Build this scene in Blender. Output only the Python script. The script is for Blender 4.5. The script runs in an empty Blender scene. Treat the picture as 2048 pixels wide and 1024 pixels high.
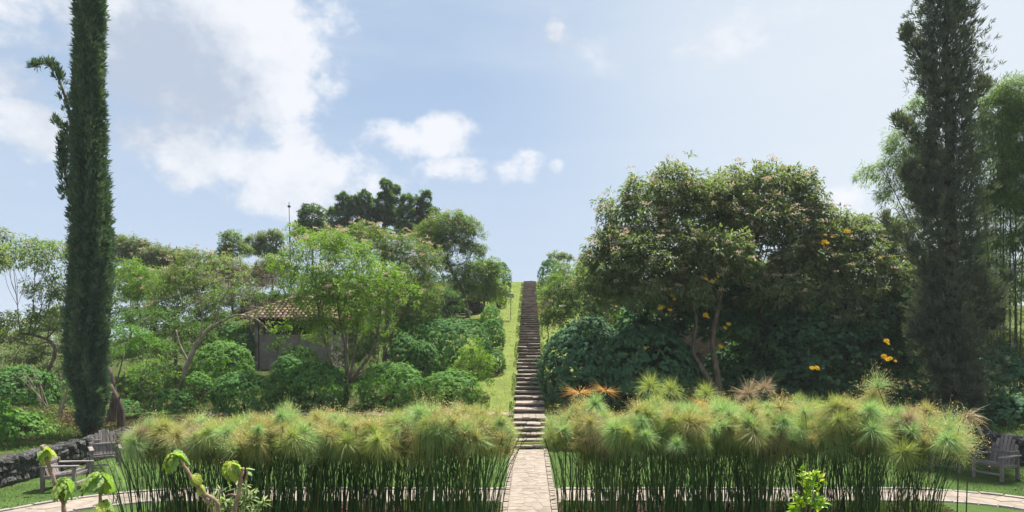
import bpy, bmesh, math, random
import numpy as np
from mathutils import Vector, Matrix
R = math.radians
random.seed(7); rng = np.random.default_rng(11)
C = bpy.context.scene.collection
SC = bpy.context.scene
F = 1365.0; CX = 1059.0; HY = 678.0; EYE = 3.6          # photo calibration: focal length in photo pixels, vanishing point, eye height

# ------------------------------------------------------------------ camera, sky, sun, exposure
cam_d = bpy.data.cameras.new('camera'); cam = bpy.data.objects.new('camera', cam_d); C.objects.link(cam)
cam.location = (0, 0, EYE); cam.rotation_euler = (R(90), 0, 0)
cam_d.sensor_width = 36; cam_d.lens = 36*F/2048
cam_d.shift_x = -(CX-1024)/2048; cam_d.shift_y = (HY-512)/2048
cam_d.clip_end = 3000; cam_d.clip_start = .1
SC.camera = cam
SUN_EL, SUN_AZ = 68, 26                                   # azimuth: degrees right of +Y
w = bpy.data.worlds.new('World'); SC.world = w; w.use_nodes = True
SUN_STR, SKY_STR, EXPO = 5.0, .135, 1.3
sun_d = bpy.data.lights.new('sun', 'SUN'); sun = bpy.data.objects.new('sun', sun_d); C.objects.link(sun)
sun_d.energy = SUN_STR; sun_d.angle = R(1.2); sun_d.color = (1, .93, .82)
sdir = Vector((math.sin(R(SUN_AZ))*math.cos(R(SUN_EL)), math.cos(R(SUN_AZ))*math.cos(R(SUN_EL)), math.sin(R(SUN_EL))))
sun.rotation_euler = sdir.to_track_quat('Z', 'Y').to_euler()
SC.view_settings.view_transform = 'Standard'; SC.view_settings.look = 'None'
SC.view_settings.exposure = EXPO; SC.view_settings.gamma = 1; SC.view_settings.use_curve_mapping = False
SC.render.engine = 'CYCLES'
cy = SC.cycles; cy.max_bounces = 7; cy.diffuse_bounces = 4; cy.glossy_bounces = 2; cy.transmission_bounces = 4; cy.transparent_max_bounces = 4
cy.use_denoising = True
try: cy.denoiser = 'OPENIMAGEDENOISE'
except Exception: pass

class NT:                                                 # tiny node-tree writer
    def __init__(s, nt): s.nt = nt; nt.nodes.clear()
    def n(s, t, **kw):
        nd = s.nt.nodes.new(t)
        for k, v in kw.items():
            if k.startswith('i_'):
                key = k[2:]; key = int(key) if key.isdigit() else key.replace('_', ' ')
                s.set(nd.inputs[key], v)
            else: setattr(nd, k, v)
        return nd
    def set(s, sock, v):
        if isinstance(v, bpy.types.NodeSocket): s.nt.links.new(v, sock)
        elif isinstance(v, bpy.types.Node): s.nt.links.new(v.outputs[0], sock)
        else: sock.default_value = v
    def math(s, op, a, b=0.0, clamp=False):
        nd = s.nt.nodes.new('ShaderNodeMath'); nd.operation = op; nd.use_clamp = clamp
        s.set(nd.inputs[0], a); s.set(nd.inputs[1], b); return nd.outputs[0]
    def vmath(s, op, a, b=(0, 0, 0)):
        nd = s.nt.nodes.new('ShaderNodeVectorMath'); nd.operation = op
        s.set(nd.inputs[0], a); s.set(nd.inputs[1], b)
        return nd.outputs['Value'] if op in ('LENGTH', 'DISTANCE', 'DOT_PRODUCT') else nd.outputs[0]
    def noise(s, vec, scale, detail=4, rough=.55, lac=2.0):
        nd = s.nt.nodes.new('ShaderNodeTexNoise')
        if vec is not None: s.set(nd.inputs['Vector'], vec)
        nd.inputs['Scale'].default_value = scale; nd.inputs['Detail'].default_value = detail
        nd.inputs['Roughness'].default_value = rough; nd.inputs['Lacunarity'].default_value = lac
        return nd
    def mix(s, f, a, b, blend='MIX'):
        nd = s.nt.nodes.new('ShaderNodeMix'); nd.data_type = 'RGBA'; nd.blend_type = blend
        s.set(nd.inputs[0], f); s.set(nd.inputs[6], a); s.set(nd.inputs[7], b); return nd.outputs[2]
    def ramp(s, f, stops, interp='LINEAR'):
        nd = s.nt.nodes.new('ShaderNodeValToRGB'); s.set(nd.inputs[0], f); cr = nd.color_ramp; cr.interpolation = interp
        while len(cr.elements) < len(stops): cr.elements.new(.5)
        for e, (p, c) in zip(cr.elements, stops): e.position = p; e.color = (*c, 1) if len(c) == 3 else c
        return nd.outputs[0]
    def mrange(s, v, a, b, c=0.0, d=1.0, smooth=True):
        nd = s.nt.nodes.new('ShaderNodeMapRange'); nd.interpolation_type = 'SMOOTHSTEP' if smooth else 'LINEAR'
        for i, x in enumerate((v, a, b, c, d)): s.set(nd.inputs[i], x)
        return nd.outputs[0]

def build_sky():
    t = NT(w.node_tree)
    co = t.n('ShaderNodeTexCoord').outputs['Generated']
    d = t.vmath('NORMALIZE', co)
    sky = t.n('ShaderNodeTexSky', sky_type='NISHITA', sun_disc=False, sun_elevation=R(SUN_EL), sun_rotation=R(SUN_AZ), altitude=1500,
              air_density=.9, dust_density=1.6, ozone_density=1.4)
    lp = t.vmath('MULTIPLY', d, (1, 1, 1.25))
    warp = t.noise(d, 3.0, 3).outputs['Color']
    dw = t.vmath('ADD', d, t.vmath('MULTIPLY', t.vmath('SUBTRACT', warp, (.5, .5, .5)), (.10, .10, .08)))
    dw2 = t.vmath('ADD', dw, t.vmath('MULTIPLY', t.vmath('SUBTRACT', t.noise(d, 14.0, 3).outputs['Color'], (.5, .5, .5)), (.035, .035, .03)))
    # the cloud banks of that day, as soft ellipsoids in directions of the sky: (x, y, rx, ry, weight)
    banks = [(470, 120, 260, 210, 1.0), (300, 40, 260, 130, .9), (590, 250, 120, 150, 1.0), (420, 300, 230, 120, .95),
             (560, 345, 200, 90, .95), (640, 180, 70, 90, .8), (230, 120, 130, 140, .7), (640, 300, 70, 90, .9), (760, 275, 50, 20, .6), (420, 390, 260, 50, .6), (70, 250, 110, 60, .8), (835, 268, 105, 40, .85), (900, 322, 80, 30, .5), (1022, 322, 52, 36, .8),
             (1094, 320, 26, 16, .55), (1112, 56, 22, 30, .5), (520, 420, 320, 40, .35), (90, 150, 150, 50, .45),
             (1600, 330, 420, 60, .35), (1900, 120, 260, 90, .25), (1750, 420, 260, 60, .45), (1500, 60, 500, 60, .18)]
    tot = None
    for (x, y, rx, ry, wt) in banks:
        v = Vector(((x-CX)/F, 1, (HY-y)/F)); L = v.length; v.normalize()
        sx, sz = F*L/rx, F*L/ry
        q = t.vmath('MULTIPLY', t.vmath('SUBTRACT', dw2, tuple(v)), (sx, sx, sz))
        m = t.mrange(t.vmath('LENGTH', q), 1.6, .3, 0, wt)
        tot = m if tot is None else t.math('MAXIMUM', tot, m)
    fb = t.noise(lp, 5.0, 8, .58).outputs[0]
    fill_clouds = t.mrange(t.noise(lp, 1.6, 3).outputs[0], .36, .56, .1, 1.0)      # cloud cover added out of view, dense and bright for frontal fill
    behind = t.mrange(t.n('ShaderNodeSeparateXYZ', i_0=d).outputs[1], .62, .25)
    tot = t.math('MAXIMUM', tot, t.math('MULTIPLY', fill_clouds, behind))
    fb2 = t.noise(lp, 15.0, 7, .6).outputs[0]
    carve = t.math('ADD', t.math('MULTIPLY', t.math('SUBTRACT', fb, .5), 2.4), t.math('MULTIPLY', t.math('SUBTRACT', fb2, .5), 1.7))
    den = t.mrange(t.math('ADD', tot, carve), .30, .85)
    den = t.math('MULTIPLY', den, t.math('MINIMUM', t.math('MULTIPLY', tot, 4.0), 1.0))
    # cloud shade: grey folds inside the bank
    fold = t.noise(t.vmath('ADD', lp, (0, 0, .03)), 4.0, 6, .6).outputs[0]
    fold = t.math('ADD', t.math('MULTIPLY', fold, .75), t.math('MULTIPLY', fb2, .25))
    ccol = t.ramp(t.mrange(fold, .38, .58), [(0, (1.60, 1.85, 2.25)), (.4, (2.25, 2.4, 2.65)), (1, (2.85, 2.9, 3.05))])
    veil = t.noise(t.vmath('MULTIPLY', d, (1, 1, 5)), 2.2, 5, .55).outputs[0]
    base = t.mix(.85, sky.outputs[0], (1.22, 1.56, 1.98, 1)); base = t.mix(t.mrange(veil, .35, .75, .0, .5), base, (1.95, 2.25, 2.65, 1))
    z = t.n('ShaderNodeSeparateXYZ', i_0=d).outputs[2]
    base = t.mix(t.mrange(z, .38, -.05, 0, .85), base, (1.85, 2.15, 2.6, 1))
    sdot = t.vmath('DOT_PRODUCT', d, tuple(Vector((.62, .68, .40)).normalized()))
    base = t.mix(t.mrange(sdot, .70, 1.0, 0, .85), base, (2.5, 2.7, 2.9, 1))      # sun glare painted into the sky colour as a veil to the right
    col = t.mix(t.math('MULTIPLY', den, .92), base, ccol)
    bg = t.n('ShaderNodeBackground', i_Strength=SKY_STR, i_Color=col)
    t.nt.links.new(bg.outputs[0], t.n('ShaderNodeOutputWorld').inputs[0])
build_sky()

# ------------------------------------------------------------------ helpers
def tag(o, label=None, cat=None, group=None, kind=None):
    if label: o['label'] = label
    if cat: o['category'] = cat
    if group: o['group'] = group
    if kind: o['kind'] = kind
    return o
def link(o, parent=None):
    C.objects.link(o)
    if parent is not None: o.parent = parent
    return o
def empty(name, loc, label, cat, group=None, rz=0):
    o = bpy.data.objects.new(name, None); C.objects.link(o); o.location = loc; o.rotation_euler = (0, 0, rz)
    o.empty_display_size = .2
    return tag(o, label, cat, group)
def mesh_np(name, V, faces, mats=(), tint=None, smooth=False, midx=None):
    V = np.asarray(V, np.float32); me = bpy.data.meshes.new(name)
    me.vertices.add(len(V)); me.vertices.foreach_set('co', V.ravel())
    faces = [np.asarray(f, np.int32) for f in faces if len(f)]
    nl = sum(f.size for f in faces); nf = sum(len(f) for f in faces)
    me.loops.add(nl); me.polygons.add(nf)
    me.loops.foreach_set('vertex_index', np.concatenate([f.ravel() for f in faces]))
    tot = np.concatenate([np.full(len(f), f.shape[1], np.int32) for f in faces])
    st = np.concatenate([[0], np.cumsum(tot)[:-1]]).astype(np.int32)
    me.polygons.foreach_set('loop_start', st); me.polygons.foreach_set('loop_total', tot)
    if midx is not None: me.polygons.foreach_set('material_index', np.asarray(midx, np.int32))
    me.polygons.foreach_set('use_smooth', np.full(nf, bool(smooth)))
    if tint is not None:
        a = me.attributes.new('tint', 'FLOAT', 'POINT'); a.data.foreach_set('value', np.asarray(tint, np.float32))
    for m in mats: me.materials.append(m)
    me.update(calc_edges=True)
    return me
def obj(name, me, parent=None, loc=None):
    o = bpy.data.objects.new(name, me); link(o, parent)
    if loc is not None: o.location = loc
    return o
def norm(a): return a/np.maximum(np.linalg.norm(a, axis=-1, keepdims=True), 1e-9)
def randdir(n):
    return norm(rng.normal(size=(n, 3)))

# ---- box / tube builder
class MB:
    def __init__(s): s.v = []; s.q = []; s.t = []; s.n = 0
    def add(s, V, quads=(), tris=()):
        V = np.asarray(V, float); s.v.append(V)
        if len(quads): s.q.append(np.asarray(quads)+s.n)
        if len(tris): s.t.append(np.asarray(tris)+s.n)
        s.n += len(V)
    def box(s, c, size, rot=None, taper=1.0):
        h = np.array(size)/2; V = np.array([[x, y, z] for z in (-1, 1) for y in (-1, 1) for x in (-1, 1)], float)
        V[V[:, 2] > 0, :2] *= taper; V = V*h
        if rot is not None: V = V@np.array(rot.to_3x3()).T
        s.add(V+np.array(c), [(0, 2, 3, 1), (4, 5, 7, 6), (0, 1, 5, 4), (2, 6, 7, 3), (0, 4, 6, 2), (1, 3, 7, 5)])
    def tube(s, P, rad, k=6, cap=True):
        P = np.asarray(P, float); n = len(P); rad = np.atleast_1d(np.asarray(rad, float)); rad = np.interp(np.linspace(0, 1, n), np.linspace(0, 1, len(rad)), rad) if len(rad) > 1 else np.full(n, rad[0])
        T = np.gradient(P, axis=0); T = norm(T)
        up = np.array([.13, .21, .97]) if abs(T[:, 2]).mean() < .8 else np.array([.97, .2, .1])
        A = norm(np.cross(T, up)); B = np.cross(T, A)
        th = np.arange(k)/k*2*math.pi
        V = P[:, None]+rad[:, None, None]*(np.cos(th)[None, :, None]*A[:, None]+np.sin(th)[None, :, None]*B[:, None])
        i = np.arange(n-1)[:, None]*k; j = np.arange(k)[None]; j2 = (j+1) % k
        Q = np.stack([i+j, i+j2, i+k+j2, i+k+j], -1).reshape(-1, 4)
        V = V.reshape(-1, 3); tr = []
        if cap:
            V = np.vstack([V, P[0], P[-1]]); a, b = n*k, n*k+1
            tr = [(a, (q+1) % k, q) for q in range(k)]+[(b, (n-1)*k+q, (n-1)*k+(q+1) % k) for q in range(k)]
        s.add(V, Q, tr)
    def mesh(s, name, mats, smooth=False, tint=None):
        return mesh_np(name, np.vstack(s.v), ([np.vstack(s.q)] if s.q else [])+([np.vstack(s.t)] if s.t else []), mats, smooth=smooth, tint=tint)
    def build(s, name, mat, parent=None, smooth=False): return obj(name, s.mesh(name, [mat] if mat else [], smooth), parent)
def curve(P, n=10):                                       # Catmull-Rom through the points
    P = np.asarray(P, float)
    if len(P) == 2: return P[0]+(P[1]-P[0])*np.linspace(0, 1, n)[:, None]
    Q = np.vstack([2*P[0]-P[1], P, 2*P[-1]-P[-2]]); out = []
    seg = len(P)-1; m = max(2, n//seg+1)
    for i in range(seg):
        u = np.linspace(0, 1, m, endpoint=(i == seg-1))[:, None]; a, b, c, d = Q[i:i+4]
        out.append(.5*((2*b)+(c-a)*u+(2*a-5*b+4*c-d)*u**2+(3*b-a-3*c+d)*u**3))
    return np.vstack(out)

# ---- leaf cards: every leaf its own small folded face set
TPL = {
 'quad': (np.array([(0, 0, 0), (.5, .5, .0), (1, 0, -.1), (.45, -.5, .0)]), [(0, 1, 2, 3)]),
 'leaf': (np.array([(0, 0, 0), (.42, .5, .10), (1, 0, -.16), (.42, -.5, .10), (.5, 0, 0)]), [(0, 1, 4), (1, 2, 4), (2, 3, 4), (3, 0, 4)]),
 'lobed': (np.array([(.42, 0, .05), (0, 0, 0), (.05, .42, -.02), (.34, .24, 0), (.52, .55, -.06), (.62, .2, 0), (1, 0, -.12),
                     (.62, -.2, 0), (.52, -.55, -.06), (.34, -.24, 0), (.05, -.42, -.02)]),
           [(0, 1+i, 1+(i+1) % 10) for i in range(10)]),
}
def cards(pos, axis, nrm, length, width, tpl='quad', tint=None):
    T, Fc = TPL[tpl]; n = len(pos)
    axis = norm(axis); side = norm(np.cross(nrm, axis)); nn = np.cross(axis, side)
    L = np.broadcast_to(np.asarray(length, float), (n,)); W = np.broadcast_to(np.asarray(width, float), (n,))
    V = (pos[:, None]+T[None, :, 0, None]*axis[:, None]*L[:, None, None]+T[None, :, 1, None]*side[:, None]*W[:, None, None]
         + T[None, :, 2, None]*nn[:, None]*L[:, None, None])
    k = len(T); Fa = (np.asarray(Fc)[None]+(np.arange(n)*k)[:, None, None]).reshape(-1, len(Fc[0]))
    tt = np.repeat(tint if tint is not None else rng.random(n), k)
    return V.reshape(-1, 3), Fa, tt
def cards_mesh(name, parts, mats):
    Vs, Fs, Ts, off = [], [], [], 0
    for V, Fa, T in parts:
        Vs.append(V); Fs.append(Fa+off); Ts.append(T); off += len(V)
    by = {}
    for f in Fs: by.setdefault(f.shape[1], []).append(f)
    return mesh_np(name, np.vstack(Vs), [np.vstack(x) for x in by.values()], mats, tint=np.concatenate(Ts))

# ------------------------------------------------------------------ materials
MATS = {}
def newmat(name):
    m = bpy.data.materials.new(name); m.use_nodes = True; MATS[name] = m; return m, NT(m.node_tree)
def finish(t, sh): t.nt.links.new(sh, t.n('ShaderNodeOutputMaterial').inputs[0])
def leaf_mat(name, cols, trans=.3, rough=.5, tcol=None, spec=.3):
    m, t = newmat(name)
    a = t.n('ShaderNodeAttribute', attribute_name='tint')
    stops = [(i/(len(cols)-1), c) for i, c in enumerate(cols)]
    oi = t.n('ShaderNodeObjectInfo').outputs['Random']
    c = t.ramp(t.math('ADD', t.math('MULTIPLY', a.outputs['Fac'], .9), t.math('MULTIPLY', oi, .1)), stops)
    p = t.n('ShaderNodeBsdfPrincipled', i_Roughness=rough, i_Base_Color=c)
    p.inputs['Specular IOR Level'].default_value = spec
    tc = t.mix(1.0, c, tcol or (1.5, 1.7, .6, 1), 'MULTIPLY')
    tr = t.n('ShaderNodeBsdfTranslucent', i_Color=tc)
    mx = t.n('ShaderNodeMixShader', i_0=trans, i_1=p.outputs[0], i_2=tr.outputs[0]); finish(t, mx.outputs[0]); return m
def noisy_mat(name, cols, scale=6, rough=.85, bump=.3, bscale=None, rnd=.0, stretch=None, detail=6, lo=.3, hi=.7, bdist=.02):
    m, t = newmat(name)
    co = t.n('ShaderNodeTexCoord').outputs['Object']
    if stretch: co = t.vmath('MULTIPLY', co, stretch)
    oi = t.n('ShaderNodeObjectInfo').outputs['Random']
    if rnd: co = t.vmath('ADD', co, t.n('ShaderNodeCombineXYZ', i_0=t.math('MULTIPLY', oi, 37.0), i_1=t.math('MULTIPLY', oi, 11.0)).outputs[0])
    nz = t.noise(co, scale, detail, .62).outputs[0]
    f = t.mrange(nz, lo, hi, 0, 1, False)
    if rnd: f = t.math('ADD', t.math('MULTIPLY', f, 1-rnd), t.math('MULTIPLY', oi, rnd))
    c = t.ramp(f, [(i/(len(cols)-1), c) for i, c in enumerate(cols)])
    p = t.n('ShaderNodeBsdfPrincipled', i_Roughness=rough, i_Base_Color=c); p.inputs['Specular IOR Level'].default_value = .25
    b = t.n('ShaderNodeBump', i_Strength=bump, i_Distance=bdist, i_Height=t.noise(co, bscale or scale*4, 6, .65).outputs[0])
    t.nt.links.new(b.outputs[0], p.inputs['Normal']); finish(t, p.outputs[0]); return m

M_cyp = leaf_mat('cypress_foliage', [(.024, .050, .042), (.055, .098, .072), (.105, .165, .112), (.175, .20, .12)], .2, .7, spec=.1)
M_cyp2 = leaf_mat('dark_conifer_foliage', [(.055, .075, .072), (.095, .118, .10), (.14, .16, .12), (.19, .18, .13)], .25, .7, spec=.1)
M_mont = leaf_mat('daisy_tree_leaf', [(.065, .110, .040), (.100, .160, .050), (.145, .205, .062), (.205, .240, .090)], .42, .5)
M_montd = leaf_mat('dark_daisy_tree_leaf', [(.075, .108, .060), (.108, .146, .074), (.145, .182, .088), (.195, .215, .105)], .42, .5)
M_lime = leaf_mat('lime_leaf', [(.06, .13, .02), (.11, .20, .03), (.16, .26, .04), (.22, .28, .05)], .4, .5)
M_tith = leaf_mat('lobed_leaf', [(.034, .092, .060), (.050, .122, .070), (.070, .155, .074), (.105, .19, .072)], .25, .7, spec=.12)
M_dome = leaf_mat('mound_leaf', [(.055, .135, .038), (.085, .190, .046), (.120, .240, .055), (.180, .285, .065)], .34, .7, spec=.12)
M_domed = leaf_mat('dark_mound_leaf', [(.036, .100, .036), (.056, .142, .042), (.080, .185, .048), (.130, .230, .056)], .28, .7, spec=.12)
M_acac = leaf_mat('blue_green_foliage', [(.045, .085, .055), (.070, .125, .070), (.105, .170, .080), (.170, .220, .080)], .35, .55)
M_bamb = leaf_mat('bamboo_leaf', [(.065, .115, .050), (.10, .16, .062), (.14, .205, .075), (.18, .23, .10)], .46, .5)
M_dry = leaf_mat('dry_brown_foliage', [(.06, .05, .045), (.10, .075, .06), (.15, .12, .08), (.10, .13, .05)], .2, .7)
M_blos = leaf_mat('tan_blossom', [(.34, .26, .19), (.46, .36, .27), (.56, .47, .36), (.58, .54, .42)], .4, .8, (1.1, 1.0, .9, 1))
M_white = leaf_mat('cream_blossom', [(.5, .5, .4), (.65, .65, .55)], .2, .8, (1, 1, .9, 1))
M_grass = leaf_mat('grass_blade', [(.030, .068, .018), (.048, .098, .024), (.080, .135, .034), (.19, .19, .08)], .3, .6)
M_bank = leaf_mat('bank_grass_blade', [(.08, .13, .028), (.12, .19, .038), (.17, .24, .05), (.28, .28, .11)], .35, .6)
M_weed = leaf_mat('ground_cover_leaf', [(.030, .085, .020), (.055, .130, .028), (.095, .170, .035), (.17, .19, .06)], .3, .55)
M_litter = leaf_mat('dead_leaf', [(.07, .04, .025), (.13, .08, .05), (.2, .13, .08), (.27, .2, .13)], .1, .8, (1, .9, .7, 1))
M_bark = noisy_mat('grey_bark', [(.05, .04, .032), (.13, .105, .08), (.21, .18, .145)], 9, .9, .6, stretch=(1, 1, .35), bdist=.03)
M_barkd = noisy_mat('dark_bark', [(.028, .022, .02), (.075, .06, .05), (.13, .11, .09)], 9, .9, .7, stretch=(1, 1, .3), bdist=.03)
M_barkl = noisy_mat('pale_twig_bark', [(.12, .10, .08), (.24, .20, .16), (.34, .30, .25)], 9, .9, .4, stretch=(1, 1, .4))
M_culm = noisy_mat('bamboo_culm', [(.02, .028, .014), (.04, .055, .024), (.07, .085, .04)], 5, .5, .2, stretch=(1, 1, .2))
M_fgbark = noisy_mat('shrub_stem_bark', [(.10, .065, .05), (.22, .15, .115), (.34, .25, .20)], 30, .8, .8, bscale=120, stretch=(1, 1, .5), bdist=.004)
M_stone = noisy_mat('volcanic_stone', [(.018, .017, .018), (.05, .05, .052), (.12, .125, .122), (.38, .40, .38)], 7, .95, 1.0, bscale=26, rnd=.12, bdist=.03, lo=.33, hi=.72)
M_flag = noisy_mat('flagstone', [(.13, .112, .098), (.215, .185, .158), (.29, .252, .215)], 2.8, .9, .7, bscale=18, rnd=.25, bdist=.012)
M_edge = noisy_mat('slate_edging', [(.15, .14, .135), (.23, .215, .20), (.31, .285, .26)], 5, .9, .6, bscale=24, rnd=.4)
M_mortar = noisy_mat('path_mortar', [(.16, .14, .12), (.24, .21, .18)], 5, .95, .4)
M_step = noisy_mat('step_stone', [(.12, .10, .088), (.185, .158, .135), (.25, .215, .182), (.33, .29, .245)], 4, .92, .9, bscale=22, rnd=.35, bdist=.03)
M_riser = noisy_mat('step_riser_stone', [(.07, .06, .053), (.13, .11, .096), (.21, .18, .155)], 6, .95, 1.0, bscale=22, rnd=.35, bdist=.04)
M_wood = noisy_mat('weathered_grey_wood', [(.075, .065, .065), (.17, .15, .15), (.30, .275, .27)], 16, .85, .7, bscale=50, rnd=.3, stretch=(1, 1, .12), bdist=.006)
M_plaster = noisy_mat('rough_grey_plaster', [(.14, .125, .118), (.20, .18, .17), (.27, .245, .225)], 2.5, .95, .8, bscale=30, bdist=.02)
M_timber = noisy_mat('dark_timber', [(.025, .02, .018), (.06, .048, .04)], 9, .9, .4)
M_tile = noisy_mat('terracotta_tile', [(.10, .08, .068), (.27, .18, .135), (.41, .285, .215), (.50, .39, .31)], 6, .9, .5, rnd=.5, bscale=40, bdist=.01)
M_soil = noisy_mat('dark_soil', [(.018, .012, .009), (.05, .034, .024), (.09, .065, .045)], 12, 1, 1, bscale=60, bdist=.04)
M_black = noisy_mat('black_paint', [(.01, .01, .014), (.02, .02, .028)], 8, .35, .05)
M_print = noisy_mat('grey_print', [(.30, .33, .36), (.45, .48, .5)], 60, .6, 0, lo=.45, hi=.55)
M_glass = noisy_mat('dark_window_glass', [(.02, .025, .03), (.04, .05, .06)], 2, .08, 0)
M_silver = noisy_mat('silver_paint', [(.35, .36, .38), (.45, .46, .48)], 3, .35, 0)
M_brick = noisy_mat('pink_brick', [(.30, .19, .15), (.42, .29, .24), (.5, .38, .32)], 5, .95, .5, rnd=.6)
M_yel = leaf_mat('yellow_petal', [(.90, .60, .008), (.95, .70, .012)], .45, .6, (1.1, 1, .6, 1))
M_disc = noisy_mat('flower_disc', [(.60, .30, .01), (.75, .42, .02)], 60, .8, .3)
M_sheath = noisy_mat('umbel_base', [(.10, .05, .02), (.2, .12, .05)], 30, .8, 0)
M_stem = leaf_mat('papyrus_stem', [(.022, .070, .022), (.038, .108, .028), (.072, .155, .036), (.24, .25, .07)], .18, .45)
UM = {'green': leaf_mat('papyrus_green_ray', [(.17, .30, .12), (.28, .42, .19), (.42, .54, .29)], .4, .55, (1.3, 1.35, .8, 1)),
      'lime': leaf_mat('papyrus_lime_ray', [(.18, .25, .07), (.31, .38, .12), (.45, .50, .22)], .4, .55, (1.3, 1.3, .7, 1)),
      'olive': leaf_mat('papyrus_olive_ray', [(.24, .23, .10), (.38, .37, .16), (.54, .50, .28)], .4, .6, (1.2, 1.2, .7, 1)),
      'tan': leaf_mat('papyrus_tan_ray', [(.24, .19, .12), (.36, .30, .20), (.46, .39, .28)], .35, .7, (1.1, 1.0, .8, 1)),
      'orange': leaf_mat('papyrus_orange_ray', [(.50, .26, .07), (.58, .36, .12), (.46, .36, .16)], .35, .6, (1.2, 1.0, .6, 1))}
M_seed = leaf_mat('papyrus_spikelet', [(.42, .30, .12), (.55, .42, .20), (.62, .50, .28)], .2, .8, (1.1, 1, .8, 1))

def ground_mat():
    m, t = newmat('hill_grass')
    co = t.n('ShaderNodeTexCoord').outputs['Object']; x = t.n('ShaderNodeSeparateXYZ', i_0=co).outputs[0]
    big = t.noise(co, .35, 4).outputs[0]; mid = t.noise(co, 2.2, 6, .65).outputs[0]; fine = t.noise(co, 30, 5, .7).outputs[0]
    rough = t.ramp(mid, [(.28, (.030, .022, .014)), (.42, (.055, .060, .022)), (.58, (.065, .105, .028)), (.75, (.10, .14, .04))])
    mown = t.ramp(t.math('ADD', t.math('MULTIPLY', mid, .55), t.math('MULTIPLY', fine, .45)), [(.32, (.10, .10, .034)), (.5, (.145, .19, .048)), (.68, (.23, .25, .08))])
    soil = t.ramp(fine, [(.3, (.045, .028, .018)), (.7, (.13, .085, .055))])
    ax = t.math('ADD', t.math('ABSOLUTE', x), t.math('MULTIPLY', t.math('SUBTRACT', mid, .5), 1.6))
    c = t.mix(t.mrange(ax, 4.2, 3.2), rough, mown)
    c = t.mix(t.math('MULTIPLY', t.mrange(big, .56, .66), t.mrange(ax, 3, 6)), c, soil)
    p = t.n('ShaderNodeBsdfPrincipled', i_Roughness=.95, i_Base_Color=c); p.inputs['Specular IOR Level'].default_value = .1
    b = t.n('ShaderNodeBump', i_Strength=.8, i_Distance=.06, i_Height=fine); t.nt.links.new(b.outputs[0], p.inputs['Normal'])
    finish(t, p.outputs[0]); return m
def lawn_mat():
    m, t = newmat('lawn_turf')
    co = t.n('ShaderNodeTexCoord').outputs['Object']
    mid = t.noise(co, 1.1, 5, .6).outputs[0]; fine = t.noise(co, 28, 5, .7).outputs[0]
    c = t.ramp(t.math('ADD', t.math('MULTIPLY', mid, .5), t.math('MULTIPLY', fine, .5)), [(.34, (.028, .050, .016)), (.5, (.048, .090, .022)), (.66, (.095, .135, .040))])
    p = t.n('ShaderNodeBsdfPrincipled', i_Roughness=.95, i_Base_Color=c); p.inputs['Specular IOR Level'].default_value = .1
    b = t.n('ShaderNodeBump', i_Strength=.7, i_Distance=.04, i_Height=fine); t.nt.links.new(b.outputs[0], p.inputs['Normal'])
    finish(t, p.outputs[0]); return m
M_ground, M_lawn = ground_mat(), lawn_mat()

# ------------------------------------------------------------------ terrain
XL, XR, YW = -13.0, 14.3, 22.2                            # court: left wall, right wall, back wall
PY = np.array([0, 22.4, 24.3, 25.8, 28.5, 33.8, 41.8, 67.5, 71, 76, 95, 150, 400, 3000], float)
PZ = np.array([.62, .62, .76, .80, 1.17, 2.5, 4.4, 9.22, 9.35, 9.1, 6.0, -2, -22, -60], float)
def sstep(x, a, b):
    u = np.clip((x-a)/(b-a), 0, 1); return u*u*(3-2*u)
def P_(Y): return np.interp(Y, PY, PZ)
def gz(X, Y):
    X = np.asarray(X, float); Y = np.asarray(Y, float)
    base = P_(Y)
    lf = 1-.92*sstep(-X, 17, 42)*sstep(Y, 24, 38); rf = 1-.5*sstep(X, 25, 70)
    z = base*lf*rf
    z = z+.9*sstep(-X, 13.5, 20)*(1-sstep(Y, 24, 32))+.5*sstep(X, 14.8, 20)*(1-sstep(Y, 24, 32))
    bump = .10*np.sin(X*.9+1.3*np.sin(Y*.45))*np.sin(Y*.8+.6*X)+.05*np.sin(X*2.3+Y*1.7)
    terr = .16*np.sin(Y*1.15+.5*np.sin(X*.35))
    away = sstep(np.abs(X), .9, 3.0)*sstep(Y, 25.5, 28)*(1-sstep(Y, 64, 68))
    z = z+(bump+terr)*away
    pad = sstep(X, -17.5, -15.8)*(1-sstep(X, -9.3, -7.8))*sstep(Y, 30.2, 31.5)*(1-sstep(Y, 37.6, 39.0))
    z = z*(1-pad)+2.08*pad
    court = (X > XL-.25) & (X < XR+.25) & (Y < YW+.2)
    terrace = 1.9*(1-sstep(Y, 4.5, 9.5))
    z = np.where(court, -.06+terrace, np.maximum(z, np.where(Y < YW, -.06+terrace, -1e3)))
    z = np.where((np.abs(X) < .57) & (Y > YW+.2) & (Y < 67.4), z-.45, z)
    return z
def grid_lines(parts):
    out = []
    for a, b, s in parts: out.append(np.arange(a, b-1e-6, s))
    out.append([parts[-1][1]]); return np.concatenate(out)
xs = np.unique(np.concatenate([-grid_lines([(46, 140, 6), (140, 420, 40)]), grid_lines([(-46, -14, .6), (-14, -.9, .35)]), [XL-.26, XL-.24, -.72, -.6, -.575, -.565, .565, .575, .6, .72, XR+.24, XR+.26],
      grid_lines([(.9, 18, .35), (18, 46, .8)]), grid_lines([(46, 140, 6), (140, 420, 40)])]))
ys = np.unique(np.concatenate([grid_lines([(-60, 0, 6), (0, 20, .5), (20, YW+.19, .35)]), [YW+.19, YW+.21], grid_lines([(22.6, 50, .3), (50, 76, .45), (76, 200, 4), (200, 480, 40)])]))
GX, GY = np.meshgrid(xs, ys); GZ = gz(GX, GY)
nx, ny = len(xs), len(ys); ii = (np.arange(ny-1)[:, None]*nx+np.arange(nx-1)[None]).ravel()
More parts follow.
